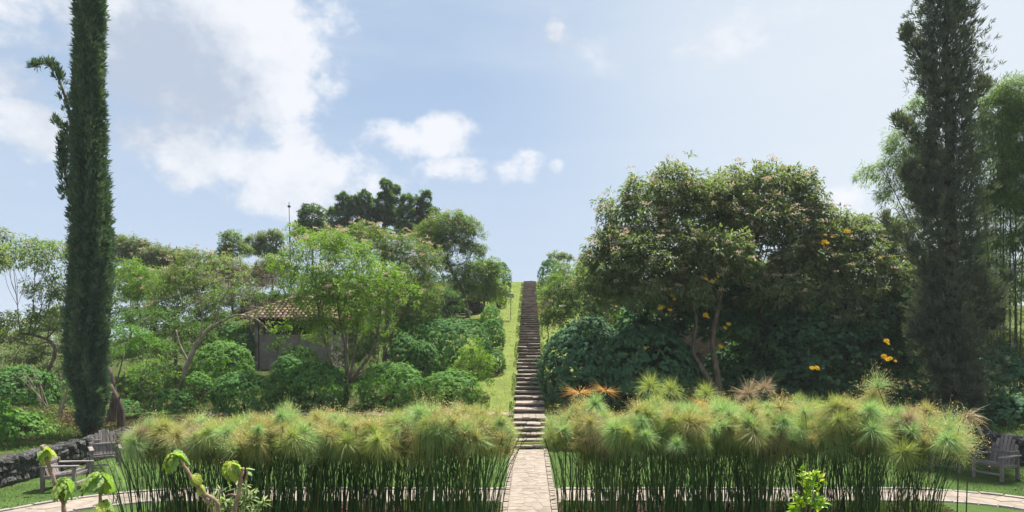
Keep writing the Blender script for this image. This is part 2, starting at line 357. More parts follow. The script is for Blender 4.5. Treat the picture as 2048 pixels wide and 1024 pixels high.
g = obj('ground', mesh_np('ground', np.stack([GX, GY, GZ], -1).reshape(-1, 3), [np.stack([ii, ii+1, ii+nx+1, ii+nx], -1)], [M_ground], smooth=True))
tag(g, 'grassy hillside rising behind the court', 'ground', kind='structure')
def PX(px, py, d): return np.array([(px-CX)*d/F, d, EYE+(HY-py)*d/F])
def ground_at(px, d): x = (px-CX)*d/F; return np.array([x, d, float(gz(x, d))])

# lawn sheet, soil bed
def sheet(name, poly, z, mat, label, cat):
    bm = bmesh.new(); vs = [bm.verts.new((x, y, z)) for x, y in poly]; bm.faces.new(vs); me = bpy.data.meshes.new(name); bm.to_mesh(me); me.materials.append(mat)
    return tag(obj(name, me), label, cat, kind='structure')
sheet('lawn', [(XL+.1, 9.6), (XR-.1, 9.6), (XR-.1, YW+.1), (XL+.1, YW+.1)], 0, M_lawn, 'flat mown lawn of the sunken court', 'lawn')

# ring path: offset curves of one centre line
def ring_center():
    out = []; hw = .66
    Rr, Rl = 3.3-hw, 3.7-hw
    cR, cL = (8.8, 13.1), (-7.7, 12.7)
    out.append((cL[0]-Rl, 9.7)); 
    for a in np.linspace(180, 90, 12): out.append((cL[0]+Rl*math.cos(R(a)), cL[1]+Rl*math.sin(R(a))))
    for x in np.linspace(-7, 8, 12): out.append((x, 15.72))
    for a in np.linspace(90, 0, 12): out.append((cR[0]+Rr*math.cos(R(a)), cR[1]+Rr*math.sin(R(a))))
    out.append((cR[0]+Rr, 9.7)); return np.array(out)
RC = ring_center(); seg = np.linalg.norm(np.diff(RC, axis=0), axis=1); RS = np.concatenate([[0], np.cumsum(seg)]); RL = RS[-1]
def ring_pt(s, t):
    x = np.interp(s, RS, RC[:, 0]); y = np.interp(s, RS, RC[:, 1])
    e = .25; dx = np.interp(s+e, RS, RC[:, 0])-np.interp(s-e, RS, RC[:, 0]); dy = np.interp(s+e, RS, RC[:, 1])-np.interp(s-e, RS, RC[:, 1])
    L = np.hypot(dx, dy)+1e-9; return x-dy/L*t, y+dx/L*t
def strip_sheet(name, fn, S, hw, z, mat, label, cat):
    V = []; 
    for s in S:
        for t in (-hw, hw): x, y = fn(s, t); V.append((float(x), float(y), z))
    n = len(S); q = [(2*i, 2*i+2, 2*i+3, 2*i+1) for i in range(n-1)]
    o = obj(name, mesh_np(name, V, [np.array(q)], [mat])); return tag(o, label, cat, kind='structure')
ringp = strip_sheet('ring_path', ring_pt, np.linspace(0, RL, 90), .70, .008, M_mortar, 'curved flagstone path between the papyrus beds and the lawn', 'path')
straight = lambda s, t: (t, s)
midp = strip_sheet('path', straight, np.linspace(9.7, YW, 30), .60, .012, M_mortar, 'straight flagstone path leading to the foot of the stairs', 'path')
upp = strip_sheet('upper_path', lambda s, t: (s, 25.15+t), np.linspace(-12, -.62, 20), .5, .84, M_mortar, 'upper flagstone path crossing the slope left of the stairs', 'path')
bm_ = bmesh.new()
for pol in ([(-7.9, 10.2), (-.62, 10.2), (-.62, 15.0), (-7.9, 15.0)], [(.62, 10.2), (8.9, 10.2), (8.9, 14.98), (.62, 14.98)]):
    bm_.faces.new([bm_.verts.new((x, y, .004)) for x, y in pol])
me_ = bpy.data.meshes.new('planting_bed'); bm_.to_mesh(me_); me_.materials.append(M_soil)
tag(obj('planting_bed', me_), 'dark soil of the papyrus beds', 'ground', kind='structure')

def voronoi_cells(W, H, sp, seed, jit=.42):
    r = random.Random(seed); pts = []
    ny_ = max(1, round(H/sp)); nx_ = max(1, round(W/sp))
    for j in range(ny_):
        for i in range(nx_):
            pts.append(((i+.5+r.uniform(-jit, jit)+(.25 if j % 2 else -.25))*W/nx_, (j+.5+r.uniform(-jit, jit))*H/ny_))
    out = []
    for i, (px, py) in enumerate(pts):
        poly = [(0, 0), (W, 0), (W, H), (0, H)]
        for j, (qx, qy) in enumerate(pts):
            if i == j or abs(px-qx)+abs(py-qy) > 4*sp: continue
            mx, my = (px+qx)/2, (py+qy)/2; nx2, ny2 = qx-px, qy-py; new = []
            for k in range(len(poly)):
                a, b = poly[k], poly[(k+1) % len(poly)]
                da = (a[0]-mx)*nx2+(a[1]-my)*ny2; db = (b[0]-mx)*nx2+(b[1]-my)*ny2
                if da <= 0: new.append(a)
                if (da < 0) != (db < 0) and da != db:
                    u = da/(da-db); new.append((a[0]+(b[0]-a[0])*u, a[1]+(b[1]-a[1])*u))
            poly = new
            if len(poly) < 3: break
        if len(poly) >= 3: out.append((px, py, poly))
    return out
def lay_stones(parent, fn, s0, L, t0, Wd, sp, z, seed, name='stone', mat=None, gap=.003, h=.009, jit=.42, skip=None):
    r = random.Random(seed+5)
    for px, py, poly in voronoi_cells(L, Wd, sp, seed, jit):
        q0 = fn(s0+px, t0+py)
        if skip and skip(float(q0[0]), float(q0[1])): continue
        cx = sum(p[0] for p in poly)/len(poly); cyy = sum(p[1] for p in poly)/len(poly)
        pts = []
        for k in range(len(poly)):                        # shrink for the joint, break the straight edges
            a, b = poly[k], poly[(k+1) % len(poly)]
            if math.hypot(a[0]-b[0], a[1]-b[1]) < .02: continue
            for q in ((a[0], a[1]), (a[0]*.5+b[0]*.5, a[1]*.5+b[1]*.5)):
                dx, dy = q[0]-cx, q[1]-cyy; l = math.hypot(dx, dy)+1e-6
                f = (l-gap-r.uniform(0, .012))/l; pts.append((cx+dx*f, cyy+dy*f))
        if len(pts) < 5: continue
        n = len(pts); hh = h*r.uniform(.6, 1.2); V = []; o3 = [fn(s0+cx, t0+cyy)]
        ox, oy = float(o3[0][0]), float(o3[0][1])
        for zz, sh in ((0, 1.0), (hh*.75, 1.0), (hh, .93)):
            for (a, b) in pts:
                x, y = fn(s0+cx+(a-cx)*sh, t0+cyy+(b-cyy)*sh); V.append((float(x)-ox, float(y)-oy, zz))
        fl = []
        for ring in (0, 1):
            for k in range(n): k2 = (k+1) % n; fl.append((ring*n+k, ring*n+k2, (ring+1)*n+k2, (ring+1)*n+k))
        me = bpy.data.meshes.new(name); me.from_pydata(V, [], fl+[tuple(range(2*n, 3*n))]); me.materials.append(mat or M_flag)
        o = obj(name, me, parent, (ox, oy, z)); o.rotation_euler = (R(r.uniform(-.8, .8)), R(r.uniform(-.8, .8)), 0)
lay_stones(ringp, ring_pt, 3.0, RL-6.0, -.52, 1.04, .50, .009, 3, skip=lambda x, y: abs(x) < .66)
lay_stones(ringp, ring_pt, 3.0, RL-6.0, .54, .15, .38, .009, 8, 'edging_stone', M_edge, .010, .03, .25, skip=lambda x, y: abs(x) < .66)
lay_stones(ringp, ring_pt, 3.0, RL-6.0, -.69, .15, .38, .009, 9, 'edging_stone', M_edge, .010, .03, .25, skip=lambda x, y: abs(x) < .66)
lay_stones(midp, straight, 12.6, 9.55, -.44, .88, .34, .013, 5, h=.006)
for sd_, q_ in ((-.60, 11), (.45, 12)): lay_stones(midp, straight, 12.6, 9.55, sd_, .15, .17, .013, q_, 'edging_stone', M_flag, .010, .045, .4)
lay_stones(upp, lambda s, t: (s, 25.15+t), -11.5, 10.8, -.46, .92, .46, .842, 6)

# ------------------------------------------------------------------ dry stone walls
def rock_meshes(n, mat, name='stone'):
    out = []
    for k in range(n):
        r = random.Random(100+k); bm = bmesh.new(); bmesh.ops.create_cube(bm, size=1)
        bmesh.ops.subdivide_edges(bm, edges=bm.edges[:], cuts=1, use_grid_fill=True)
        for v in bm.verts:
            u = v.co.normalized()*.60; v.co = v.co.lerp(u, r.uniform(.6, 1.0))
            v.co += Vector((r.uniform(-.07, .07), r.uniform(-.07, .07), r.uniform(-.07, .07)))
        me = bpy.data.meshes.new(name); bm.to_mesh(me); bm.free(); me.materials.append(mat); out.append(me)
    return out
ROCKS = rock_meshes(9, M_stone)
def rock_wall(name, label, a, b, h, base, depth, sp, seed, group=None, rocks=ROCKS, limit=300, cat='wall'):
    r = random.Random(seed); a = np.array(a, float); b = np.array(b, float); L = np.linalg.norm(b-a); u = (b-a)/L; nrm = np.array([-u[1], u[0]])
    root = empty(name, (a[0], a[1], base), label, cat, group)
    ang = math.atan2(u[1], u[0]); root.rotation_euler = (0, 0, ang)
    mb = MB(); mb.box((L/2, 0, h*.44), (L, depth*.72, h*.88)); mb.build('rubble_core', M_stone, root)
    rows = max(1, round(h/(sp*.78))); cnt = 0
    for row in range(rows):
        zc = (row+.5)*h/rows; x = r.uniform(0, sp*.4)
        while x < L and cnt < limit:
            wd = sp*r.uniform(.7, 1.4); top = row == rows-1
            o = bpy.data.objects.new('stone', r.choice(rocks)); link(o, root); cnt += 1
            o.location = (x+wd/2, -depth*.30+r.uniform(-.035, .03), zc+r.uniform(-.03, .03)+(r.uniform(-.03, .05) if top else 0))
            o.scale = (wd*1.08, sp*r.uniform(.75, 1.05)*(1.0 if not top else 1.4), h/rows*r.uniform(1.02, 1.38))
            o.rotation_euler = (r.uniform(-.35, .35), r.uniform(-.3, .3), r.uniform(-.3, .3)+(math.pi if r.random() < .5 else 0))
            x += wd
    return root
rock_wall('stone_wall', 'dark dry stone wall along the left side of the lawn, behind the left chairs', (XL, 12.6), (XL, YW+.1), .72, 0, .5, .215, 1)
# face of a wall lies on its local -y side: run it so that side looks into the court
def flip(root):                                           # turn a wall round to face the other way
    for ch in root.children: ch.location.y *= -1
flip_needed = [o for o in C.objects if o.name == 'stone_wall']
rock_wall('stone_wall', 'dark dry stone retaining wall at the back of the lawn, left of the stairs', (XL+.2, YW+.12), (-.66, YW+.12), .74, 0, .5, .23, 2)
rock_wall('stone_wall', 'dark dry stone retaining wall at the back of the lawn, right of the stairs', (.66, YW+.12), (XR-.2, YW+.12), .74, 0, .5, .24, 3)
rock_wall('stone_wall', 'dark dry stone wall along the right side of the lawn, behind the right chairs', (XR, YW+.1), (XR, 12.6), .74, 0, .5, .23, 4)
flip_needed = []
rock_wall('terrace_wall', 'dark terrace wall high on the hillside among the trees, left of the sign', (-8.2, 46.2), (-3.4, 46.2), 1.15, float(gz(-6, 46.2))-.1, .5, .36, 6)
rock_wall('terrace_wall', 'low dark stone wall behind the tiled hut roof', (-19.0, 45), (-12.0, 45.5), 1.3, float(gz(-14, 45))-.1, .5, .5, 7)
BR = rock_meshes(3, M_brick, 'brick')
for me in BR:
    for v in me.vertices: v.co = Vector(max(-.5, min(.5, c*1.25)) for c in v.co)
def brick_bit(label, a, b, h, base):
    rt = empty('brick_wall', (a[0], a[1], base), label, 'wall'); L = b[0]-a[0]
    mb = MB(); mb.box((L/2, .12, h/2), (L, .2, h)); mb.build('mortar_core', M_mortar, rt)
    r = random.Random(3); row = 0; z = .06
    while z < h:
        x = -.1 if row % 2 else .02
        while x < L:
            o = bpy.data.objects.new('brick', r.choice(BR)); link(o, rt); o.scale = (.235, .12, .085); o.location = (x+.125, 0, z); o.rotation_euler = (0, r.uniform(-.02, .02), 0); x += .25
        z += .1; row += 1
    return rt
brick_bit('pale pink brick wall glimpsed through the leaves behind the forked trunk', (7.2, 33), (9.6, 33), 1.9, float(gz(8, 33))-.1)
brick_bit('short pale brick wall glimpsed low between the dark shrubs right of the two low flowers', (14.6, 33), (16.4, 33), 1.3, float(gz(15, 33))-.1)

# ------------------------------------------------------------------ stairs
def stairs():
    root = empty('stone_staircase', (0, YW, 0), 'long straight stone staircase climbing the grassy hill to the skyline', 'staircase')
    r = random.Random(4)
    edges = [(YW+.45*i, .13*(i+1)) for i in range(6)]     # lower flight, last step is the landing
    z = .78; zs = []
    while z+.152 < 9.3: z += .152; zs.append(z)
    ys_ = [25.8+i*0 for i in zs]; ys_ = [float(np.interp(q-.152, PZ[3:8], PY[3:8])) for q in zs]
    edges += list(zip(ys_, zs))
    prof = [(YW, 0)]+edges
    for k, (y, zt) in enumerate(edges):
        yn = edges[k+1][0] if k+1 < len(edges) else y+1.2
        zb = (edges[k-1][1] if k else 0)
        h = zt-zb; dpt = yn-y+.12; top = MB(); ris = MB()
        x = -.60+r.uniform(-.05, .05)
        while x < .575:                                   # tread: rough slabs side by side; riser: smaller darker stones below
            wd = r.uniform(.22, .52); x1 = min(.60, x+wd)
            if .60-x1 < .12: x1 = .60+r.uniform(-.02, .02)
            yo = r.uniform(-.06, .05); zo = r.uniform(-.02, .02); th = r.uniform(.045, .07)
            V = np.array([(x, yo, h-th), (x1, yo+r.uniform(-.02, .02), h-th), (x1, dpt, h-th), (x, dpt, h-th),
                          (x+.006, yo+.004, h+zo), (x1-.006, yo+r.uniform(-.015, .02), h+zo+r.uniform(-.01, .01)), (x1-.006, dpt, h), (x+.006, dpt, h)])
            top.add(V, [(3, 2, 1, 0), (4, 5, 6, 7), (0, 1, 5, 4), (1, 2, 6, 5), (2, 3, 7, 6), (3, 0, 4, 7)])
            x = x1
        x = -.59
        while x < .57:
            wd = r.uniform(.13, .36); x1 = min(.59, x+wd)
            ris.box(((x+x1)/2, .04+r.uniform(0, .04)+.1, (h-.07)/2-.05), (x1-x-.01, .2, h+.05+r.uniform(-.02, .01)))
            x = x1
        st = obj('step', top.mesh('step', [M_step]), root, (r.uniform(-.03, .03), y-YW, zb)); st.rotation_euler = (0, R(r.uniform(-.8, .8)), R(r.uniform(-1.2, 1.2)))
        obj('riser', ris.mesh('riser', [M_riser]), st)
stairs()

# ------------------------------------------------------------------ trees and shrubs
KINDS = {  # leaf length, width, template, clumps per m2, leaves per clump, clump radius, droop, material
 'mont': dict(l=.15, w=.050, tpl='leaf', cpm=14, lpc=16, cr=.25, droop=.75, mat=M_mont),
 'montd': dict(l=.16, w=.054, tpl='leaf', cpm=15, lpc=17, cr=.25, droop=.8, mat=M_montd),
 'lime': dict(l=.13, w=.048, tpl='leaf', cpm=15, lpc=16, cr=.24, droop=.6, mat=M_lime),
 'acac': dict(l=.15, w=.06, tpl='quad', cpm=15, lpc=26, cr=.20, droop=.1, mat=M_acac),
 'tith': dict(l=.22, w=.18, tpl='lobed', cpm=10, lpc=9, cr=.24, droop=.9, mat=M_tith),
 'dry': dict(l=.12, w=.03, tpl='quad', cpm=9, lpc=14, cr=.25, droop=.5, mat=M_dry),
 'weed': dict(l=.14, w=.05, tpl='leaf', cpm=13, lpc=15, cr=.20, droop=.3, mat=M_weed),
 'bamb': dict(l=.22, w=.030, tpl='quad', cpm=22, lpc=24, cr=.34, droop=1.0, mat=M_bamb),
 'light': dict(l=.10, w=.045, tpl='leaf', cpm=11, lpc=12, cr=.15, droop=-.3, mat=M_lime),
}
def crown_cards(blobs, K, dens=1.0, shell=(.45, 1.02), lsc=1.0):
    out = []; tips = []
    for (c, rad, wt) in blobs:
        rx, ry, rz = rad
        area = 4*math.pi*((((rx*ry)**1.6+(rx*rz)**1.6+(ry*rz)**1.6)/3)**(1/1.6))
        n = max(6, int(area*K['cpm']*dens*wt)); d = randdir(n); d[:, 2] = np.where(d[:, 2] < -.35, -d[:, 2]*.6, d[:, 2]); d = norm(d)
        lump = 1+.20*np.sin(d[:, 0]*5+c[0]*3)*np.sin(d[:, 2]*6+c[2]*2)+.12*np.sin(d[:, 1]*9+c[1])+.30*rng.random(n)**5
        u = shell[0]+(shell[1]-shell[0])*rng.random(n)**.55
        cc = c+d*np.array(rad)*(u*lump)[:, None]; tips.append((cc, d))
        m = K['lpc']; N = n*m
        cidx = np.repeat(np.arange(n), m); ld = randdir(N)
        od = norm(d[cidx]*.8+ld*.9+np.array([0, 0, .25])); pos = cc[cidx]+od*K['cr']*rng.random(N)[:, None]**.6*np.array([1, 1, .7])
        ax = norm(od+np.array([0, 0, -1])*K['droop']*rng.uniform(.3, 1.3, N)[:, None]+.25*randdir(N))
        nr = norm(np.array([0, 0, 1.0])+.5*d[cidx]+.55*randdir(N))
        tint = np.clip(.55*np.repeat(rng.random(n), m)+.45*rng.random(N), 0, 1)
        out.append(cards(pos, ax, nr, K['l']*lsc*rng.uniform(.65, 1.25, N), K['w']*lsc*rng.uniform(.75, 1.2, N), K['tpl'], tint))
    return out, tips
def blossoms(tips, frac, size, mat, root, per=16, topz=-.15, name='blossoms'):
    P = []; 
    for cc, d in tips:
        k = (d[:, 2] > topz) & (rng.random(len(d)) < frac)
        P.append(cc[k]+d[k]*.26+np.array([0, -.05, .10]))
    P = np.vstack(P)
    if not len(P): return
    n = len(P)*per; off = randdir(n)*size*rng.random(n)[:, None]**.5*np.array([1, 1, .35])
    pos = np.repeat(P, per, 0)+off
    V, Fa, T = cards(pos, randdir(n), randdir(n), .06, .045, 'quad', np.clip(.5*np.repeat(rng.random(len(P)), per)+.5*rng.random(n), 0, 1))
    o = obj(name, cards_mesh(name, [(V, Fa, T)], [mat]), root); tag(o, kind='stuff')
def limbs(root, base, trunk, tips_blobs, r0, bark, twigs=7, forks=None, sub=True, name='trunk'):
    """trunk: list of points from base up; every blob gets a limb from the nearest trunk node and thinner twigs inside it"""
    mb = MB(); tr = curve(trunk, 14); n = len(tr); rad = np.linspace(r0, r0*.5, n)
    rad[0] *= 1.35; wob = .02*np.sin(np.arange(n)*1.7)
    mb.tube(tr+np.stack([wob, wob*.6, wob*0], -1), rad, 8)
    for f in (forks or []):
        fp = curve(f[0], 12); mb.tube(fp, np.linspace(f[1], f[1]*.45, len(fp)), 7); tr = np.vstack([tr, fp]); rad = np.concatenate([rad, np.linspace(f[1], f[1]*.45, len(fp))])
    for (c, rd, wt) in tips_blobs:
        c = np.array(c)
        cost = np.linalg.norm(tr-c, axis=1)+np.where(tr[:, 2] > c[2], 3, 0); k = int(np.argmin(cost)); a = tr[k]
        mid = (a+c)/2+np.array([rng.uniform(-.2, .2), rng.uniform(-.2, .2), -.1*np.linalg.norm(c-a)]); pth = curve([a, mid, c+np.array([0, 0, rd[2]*.3])], 9)
        ra = max(.018, rad[k]*.55); mb.tube(pth, np.linspace(ra, ra*.35, len(pth)), 5)
        for q in range(twigs):
            s = pth[rng.integers(len(pth)//2, len(pth))]; dd = randdir(1)[0]; dd[2] = abs(dd[2])*.8; e = c+norm(dd[None])[0]*np.array(rd)*.85
            m2 = (s+e)/2+randdir(1)[0]*.12; tp = curve([s, m2, e], 6); mb.tube(tp, np.linspace(ra*.38, .006, len(tp)), 4, cap=False)
    o = obj(name, mb.mesh(name, [bark], smooth=True), root); return tr
def rel(base, arr): return np.asarray(arr, float)-np.asarray(base, float)
def tree(name, label, cat, basepx, d, trunkpx, blobspx, kind='mont', r0=.12, bark=M_bark, dens=1.0, twigs=7, forks=None, flow=0, fsize=.16, fmat=None, fper=16, group=None, lsc=1.0, mats=None, ydep=.85, z0=None, grow=1.12):
    b = ground_at(basepx, d);
    if z0 is not None: b[2] = z0
    root = empty(name, b, label, cat, group)
    def pt(p): return PX(p[0], p[1], d+(p[2] if len(p) > 2 else 0))-b
    bl = []
    for q in blobspx:
        dd = q[4] if len(q) > 4 else 0; c = PX(q[0], q[1], d+dd)-b; rx = q[2]*grow*(d+dd)/F; rz = q[3]*grow*(d+dd)/F
        bl.append((c, (rx, (rx+rz)/2*ydep, rz), q[5] if len(q) > 5 else 1.0))
    fk = [([pt(p) for p in f[0]], f[1]) for f in (forks or [])]
    if r0 > 0: limbs(root, b, [np.array([0, 0, -.25])]+[pt(p) for p in trunkpx], bl, r0, bark, twigs, fk)
    K = dict(KINDS[kind]);
    if mats: K['mat'] = mats
    parts, tips = crown_cards(bl, K, dens, lsc=lsc)
    o = obj('crown', cards_mesh('crown', parts, [K['mat']]), root)
    if flow: blossoms(tips, flow, fsize, fmat or M_blos, root, fper)
    return root, tips

def flower_mesh():
    V = [(0, 0, .03)]; Fc = []; n = 11
    for i in range(n):
        a = i/n*2*math.pi; k = len(V); w_ = .24
        V += [(.02*math.cos(a), .02*math.sin(a), .01), (.062*math.cos(a-w_), .062*math.sin(a-w_), .018), (.105*math.cos(a), .105*math.sin(a), 0), (.062*math.cos(a+w_), .062*math.sin(a+w_), .018)]
        Fc.append((k, k+1, k+2, k+3))
    me = bpy.data.meshes.new('flower'); nb = len(V)
    for i in range(8): a = i/8*2*math.pi; V.append((.026*math.cos(a), .026*math.sin(a), .014))
    V.append((0, 0, .036)); tr = [(nb+i, nb+(i+1) % 8, nb+8) for i in range(8)]
    me.from_pydata(V, [], Fc+tr); me.materials.append(M_yel); me.materials.append(M_disc)
    for p in me.polygons[len(Fc):]: p.material_index = 1
    return me
FLOWER = flower_mesh()
def add_flowers(root, lst, d):
    for (x, y, *s) in lst:
        dd = s[1] if len(s) > 1 else 0
        p = PX(x, y, d+dd)-np.array(root.location)
        for q in range(1):
            o = bpy.data.objects.new('flower', FLOWER); link(o, root); o.location = p; sc_ = 1.0*(s[0] if s else 1.0); o.scale = (sc_,)*3
            v = Vector((rng.uniform(-.5, .5), -1, rng.uniform(.3, 1.3))); o.rotation_euler = v.to_track_quat('Z', 'Y').to_euler()

def mound(name, label, px, py0, py1, wpx, d, mat=M_dome, leaf='lobed', ll=.20, dens=1.0, group=None, lobes=5, seed=None, cat='shrub', dep=.9, bright=None):
    """rounded bush: px centre, py0 top, py1 bottom, wpx width in photo pixels, all at depth d"""
    r = np.random.default_rng(int(px*3+py0))
    b = PX(px, py1, d); rx = wpx/2*d/F; H = (py1-py0)*d/F; b[2] = min(b[2], float(gz(b[0], b[1])))
    H = EYE+(HY-py0)*d/F-b[2]; root = empty(name, b, label, cat, group)
    ctr = np.array([0, 0, H*.42]); rad = np.array([rx, rx*dep, H*.58])
    area = 4*math.pi*((((rad[0]*rad[1])**1.6+(rad[0]*rad[2])**1.6+(rad[1]*rad[2])**1.6)/3)**(1/1.6))
    ll = ll*.74; n = int(area*12*dens*(.2/ll)**1.95); dd = norm(r.normal(size=(n, 3))); dd[:, 2] = np.where(dd[:, 2] < -.55, -dd[:, 2], dd[:, 2])
    L1 = r.normal(size=(lobes*3, 3)); L1 = norm(L1); dots = dd@L1.T
    lump = 1+.17*np.max((dots-.70)/.30, axis=1).clip(0, 1)-.09
    cc = ctr+dd*rad*((lump+(r.random(n) < .06)*r.uniform(.03, .14, n))*r.uniform(.91, 1.02, n))[:, None]
    m = 6; N = n*m; ci = np.repeat(np.arange(n), m); th = r.uniform(0, 2*math.pi, N)
    nd = norm(dd[ci]+np.array([0, 0, .35])); t1 = norm(np.cross(nd, np.array([.1, .2, 1.0]))); t2 = np.cross(nd, t1)
    flat = np.cos(th)[:, None]*t1+np.sin(th)[:, None]*t2
    ax = norm(flat+nd*.12+np.array([0, 0, -.45])); nr = norm(nd+.28*norm(r.normal(size=(N, 3))))
    pos = cc[ci]+flat*.03+nd*r.uniform(-.05, .06, N)[:, None]
    tint = np.clip(.5*np.repeat(r.random(n), m)+.5*r.random(N), 0, 1)
    o = obj('foliage', cards_mesh('foliage', [cards(pos, ax, nr, ll*r.uniform(.6, 1.2, N), ll*.8*r.uniform(.7, 1.15, N), leaf, tint)], [mat]), root)
    mb = MB()
    for i in range(9):
        e = ctr+norm(r.normal(size=(1, 3)))[0]*rad*.85; e[2] = abs(e[2]); s = np.array([r.uniform(-.15, .15), r.uniform(-.15, .15), -.1])
        mb.tube(curve([s, (s+e)/2+np.array([0, 0, .15]), e], 6), np.linspace(.03, .008, 7)[:len(curve([s, (s+e)/2, e], 6))], 5)
    mb.build('stem', M_barkd, root)
    return root

# ---- column conifers
def conifer(name, label, d, basepx, prof, mat, arms=(), ztop=None, nsp=7500, cl=.24, cw=.05, rough=.12, lean=0, trunk_r=.16):
    """prof: rows of (py, left px, right px) read off the photo at depth d"""
    b = ground_at(basepx, d); root = empty(name, b, label, 'conifer tree')
    prof = np.array(prof, float); z = EYE+(HY-prof[:, 0])*d/F-b[2]; xl = (prof[:, 1]+9-CX)*d/F-b[0]; xr = (prof[:, 2]-9-CX)*d/F-b[0]
    o_ = np.argsort(z); z, xl, xr = z[o_], xl[o_], xr[o_]
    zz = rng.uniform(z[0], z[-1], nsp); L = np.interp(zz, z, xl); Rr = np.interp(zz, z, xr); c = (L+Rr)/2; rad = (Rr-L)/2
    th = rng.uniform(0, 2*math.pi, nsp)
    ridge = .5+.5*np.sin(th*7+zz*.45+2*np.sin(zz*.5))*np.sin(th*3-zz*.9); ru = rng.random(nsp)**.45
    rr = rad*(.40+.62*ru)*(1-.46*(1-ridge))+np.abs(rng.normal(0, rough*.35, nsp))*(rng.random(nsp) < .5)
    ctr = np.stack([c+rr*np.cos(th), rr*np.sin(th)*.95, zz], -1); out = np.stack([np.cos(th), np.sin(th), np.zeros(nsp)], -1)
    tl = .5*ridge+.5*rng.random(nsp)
    P, O, TT = [ctr], [out], [tl]
    armtubes = MB()
    for (pts, r_a, cnt) in arms:
        ap = curve([PX(p[0], p[1], d+(p[2] if len(p) > 2 else 0))-b for p in pts], 18); k = rng.uniform(0, len(ap)-1.01, cnt); i0 = k.astype(int); f = (k-i0)[:, None]
        pp = ap[i0]*(1-f)+ap[i0+1]*f; tg = norm(ap[i0+1]-ap[i0]); dv = randdir(cnt); dv = norm(dv-(dv*tg).sum(1, keepdims=True)*tg)
        rr2 = r_a*(1.05-.75*(k/len(ap)))*rng.random(cnt)**.5
        P.append(pp+dv*rr2[:, None]); O.append(norm(dv+tg*.9)); TT.append(rng.random(cnt)); armtubes.tube(ap, np.linspace(.06, .012, len(ap)), 5)
    P = np.vstack(P); O = np.vstack(O); TT = np.concatenate(TT)
    m = 9; N = len(P)*m; ci = np.repeat(np.arange(len(P)), m)
    ax = norm(O[ci]*rng.uniform(.1, .9, N)[:, None]+np.array([0, 0, 1.0])*rng.uniform(.3, 1.1, N)[:, None]+.5*randdir(N))
    pos = P[ci]+randdir(N)*.055
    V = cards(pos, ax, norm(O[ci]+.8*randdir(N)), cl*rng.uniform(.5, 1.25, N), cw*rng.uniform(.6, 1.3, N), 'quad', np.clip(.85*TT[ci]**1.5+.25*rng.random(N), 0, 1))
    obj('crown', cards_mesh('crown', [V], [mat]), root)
    mb = MB(); cz = np.linspace(-.3, z[-1]-.5, 14); cxp = np.interp(cz, z, (xl+xr)/2); cxp[:2] = np.linspace(0, cxp[2], 3)[:2]
    mb.tube(np.stack([cxp, cxp*0, cz], -1), np.linspace(trunk_r, .04, 14), 8)
    obj('trunk', mb.mesh('trunk', [M_barkd], True), root)
    if arms: obj('branch', armtubes.mesh('branch', [M_barkd], True), root)
    return root
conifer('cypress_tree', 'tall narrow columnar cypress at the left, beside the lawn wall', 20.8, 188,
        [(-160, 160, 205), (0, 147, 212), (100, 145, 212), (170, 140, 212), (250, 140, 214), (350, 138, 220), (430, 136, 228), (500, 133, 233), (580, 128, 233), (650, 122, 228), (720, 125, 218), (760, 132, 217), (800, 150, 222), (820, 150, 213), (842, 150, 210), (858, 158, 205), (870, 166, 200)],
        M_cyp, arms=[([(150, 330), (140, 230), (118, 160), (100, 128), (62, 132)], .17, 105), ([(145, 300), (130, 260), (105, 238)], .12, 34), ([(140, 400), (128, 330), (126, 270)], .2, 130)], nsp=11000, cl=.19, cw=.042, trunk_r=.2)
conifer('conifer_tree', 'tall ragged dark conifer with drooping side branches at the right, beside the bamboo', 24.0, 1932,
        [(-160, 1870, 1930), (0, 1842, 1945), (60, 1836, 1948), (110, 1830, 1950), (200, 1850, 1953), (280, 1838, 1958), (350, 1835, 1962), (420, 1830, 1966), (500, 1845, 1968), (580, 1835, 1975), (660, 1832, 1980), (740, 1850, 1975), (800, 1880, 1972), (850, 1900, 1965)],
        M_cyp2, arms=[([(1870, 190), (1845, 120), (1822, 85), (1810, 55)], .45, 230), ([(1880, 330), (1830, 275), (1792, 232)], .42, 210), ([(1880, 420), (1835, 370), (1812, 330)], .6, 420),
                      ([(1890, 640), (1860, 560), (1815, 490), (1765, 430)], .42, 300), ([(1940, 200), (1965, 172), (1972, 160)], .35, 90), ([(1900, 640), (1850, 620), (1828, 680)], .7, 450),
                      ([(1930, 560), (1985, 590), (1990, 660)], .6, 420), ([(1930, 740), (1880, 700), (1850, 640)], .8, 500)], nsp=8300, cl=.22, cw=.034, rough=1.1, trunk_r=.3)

# ---- right side trees
tree('daisy_tree', 'large forked-trunk tree with tan blossom heads, leftmost of the big trees right of the stairs', 'tree', 1440, 26.0,
     [(1438, 790), (1425, 770)], [(1330, 410, 75, 62, 0), (1270, 450, 60, 55, .3), (1245, 520, 55, 55, -.3), (1320, 500, 75, 60, -.8), (1390, 450, 60, 70, .6), (1230, 600, 45, 45, -.5), (1300, 590, 70, 45, -1), (1400, 540, 60, 60, -.4), (1345, 365, 30, 24, 0), (1190, 570, 30, 40, .3), (1370, 600, 50, 40, -1.4), (1300, 530, 60, 50, -1.5), (1430, 400, 40, 40, .5), (1220, 540, 44, 50, -.5), (1440, 520, 60, 50, -1)],
     'montd', .20, M_bark, .62, 8, lsc=1.3, forks=[([(1430, 780), (1400, 730), (1386, 700), (1392, 640), (1380, 560)], .125), ([(1440, 785), (1432, 735), (1425, 680), (1440, 600), (1450, 520)], .14)], flow=.17, fper=26, fsize=.20)
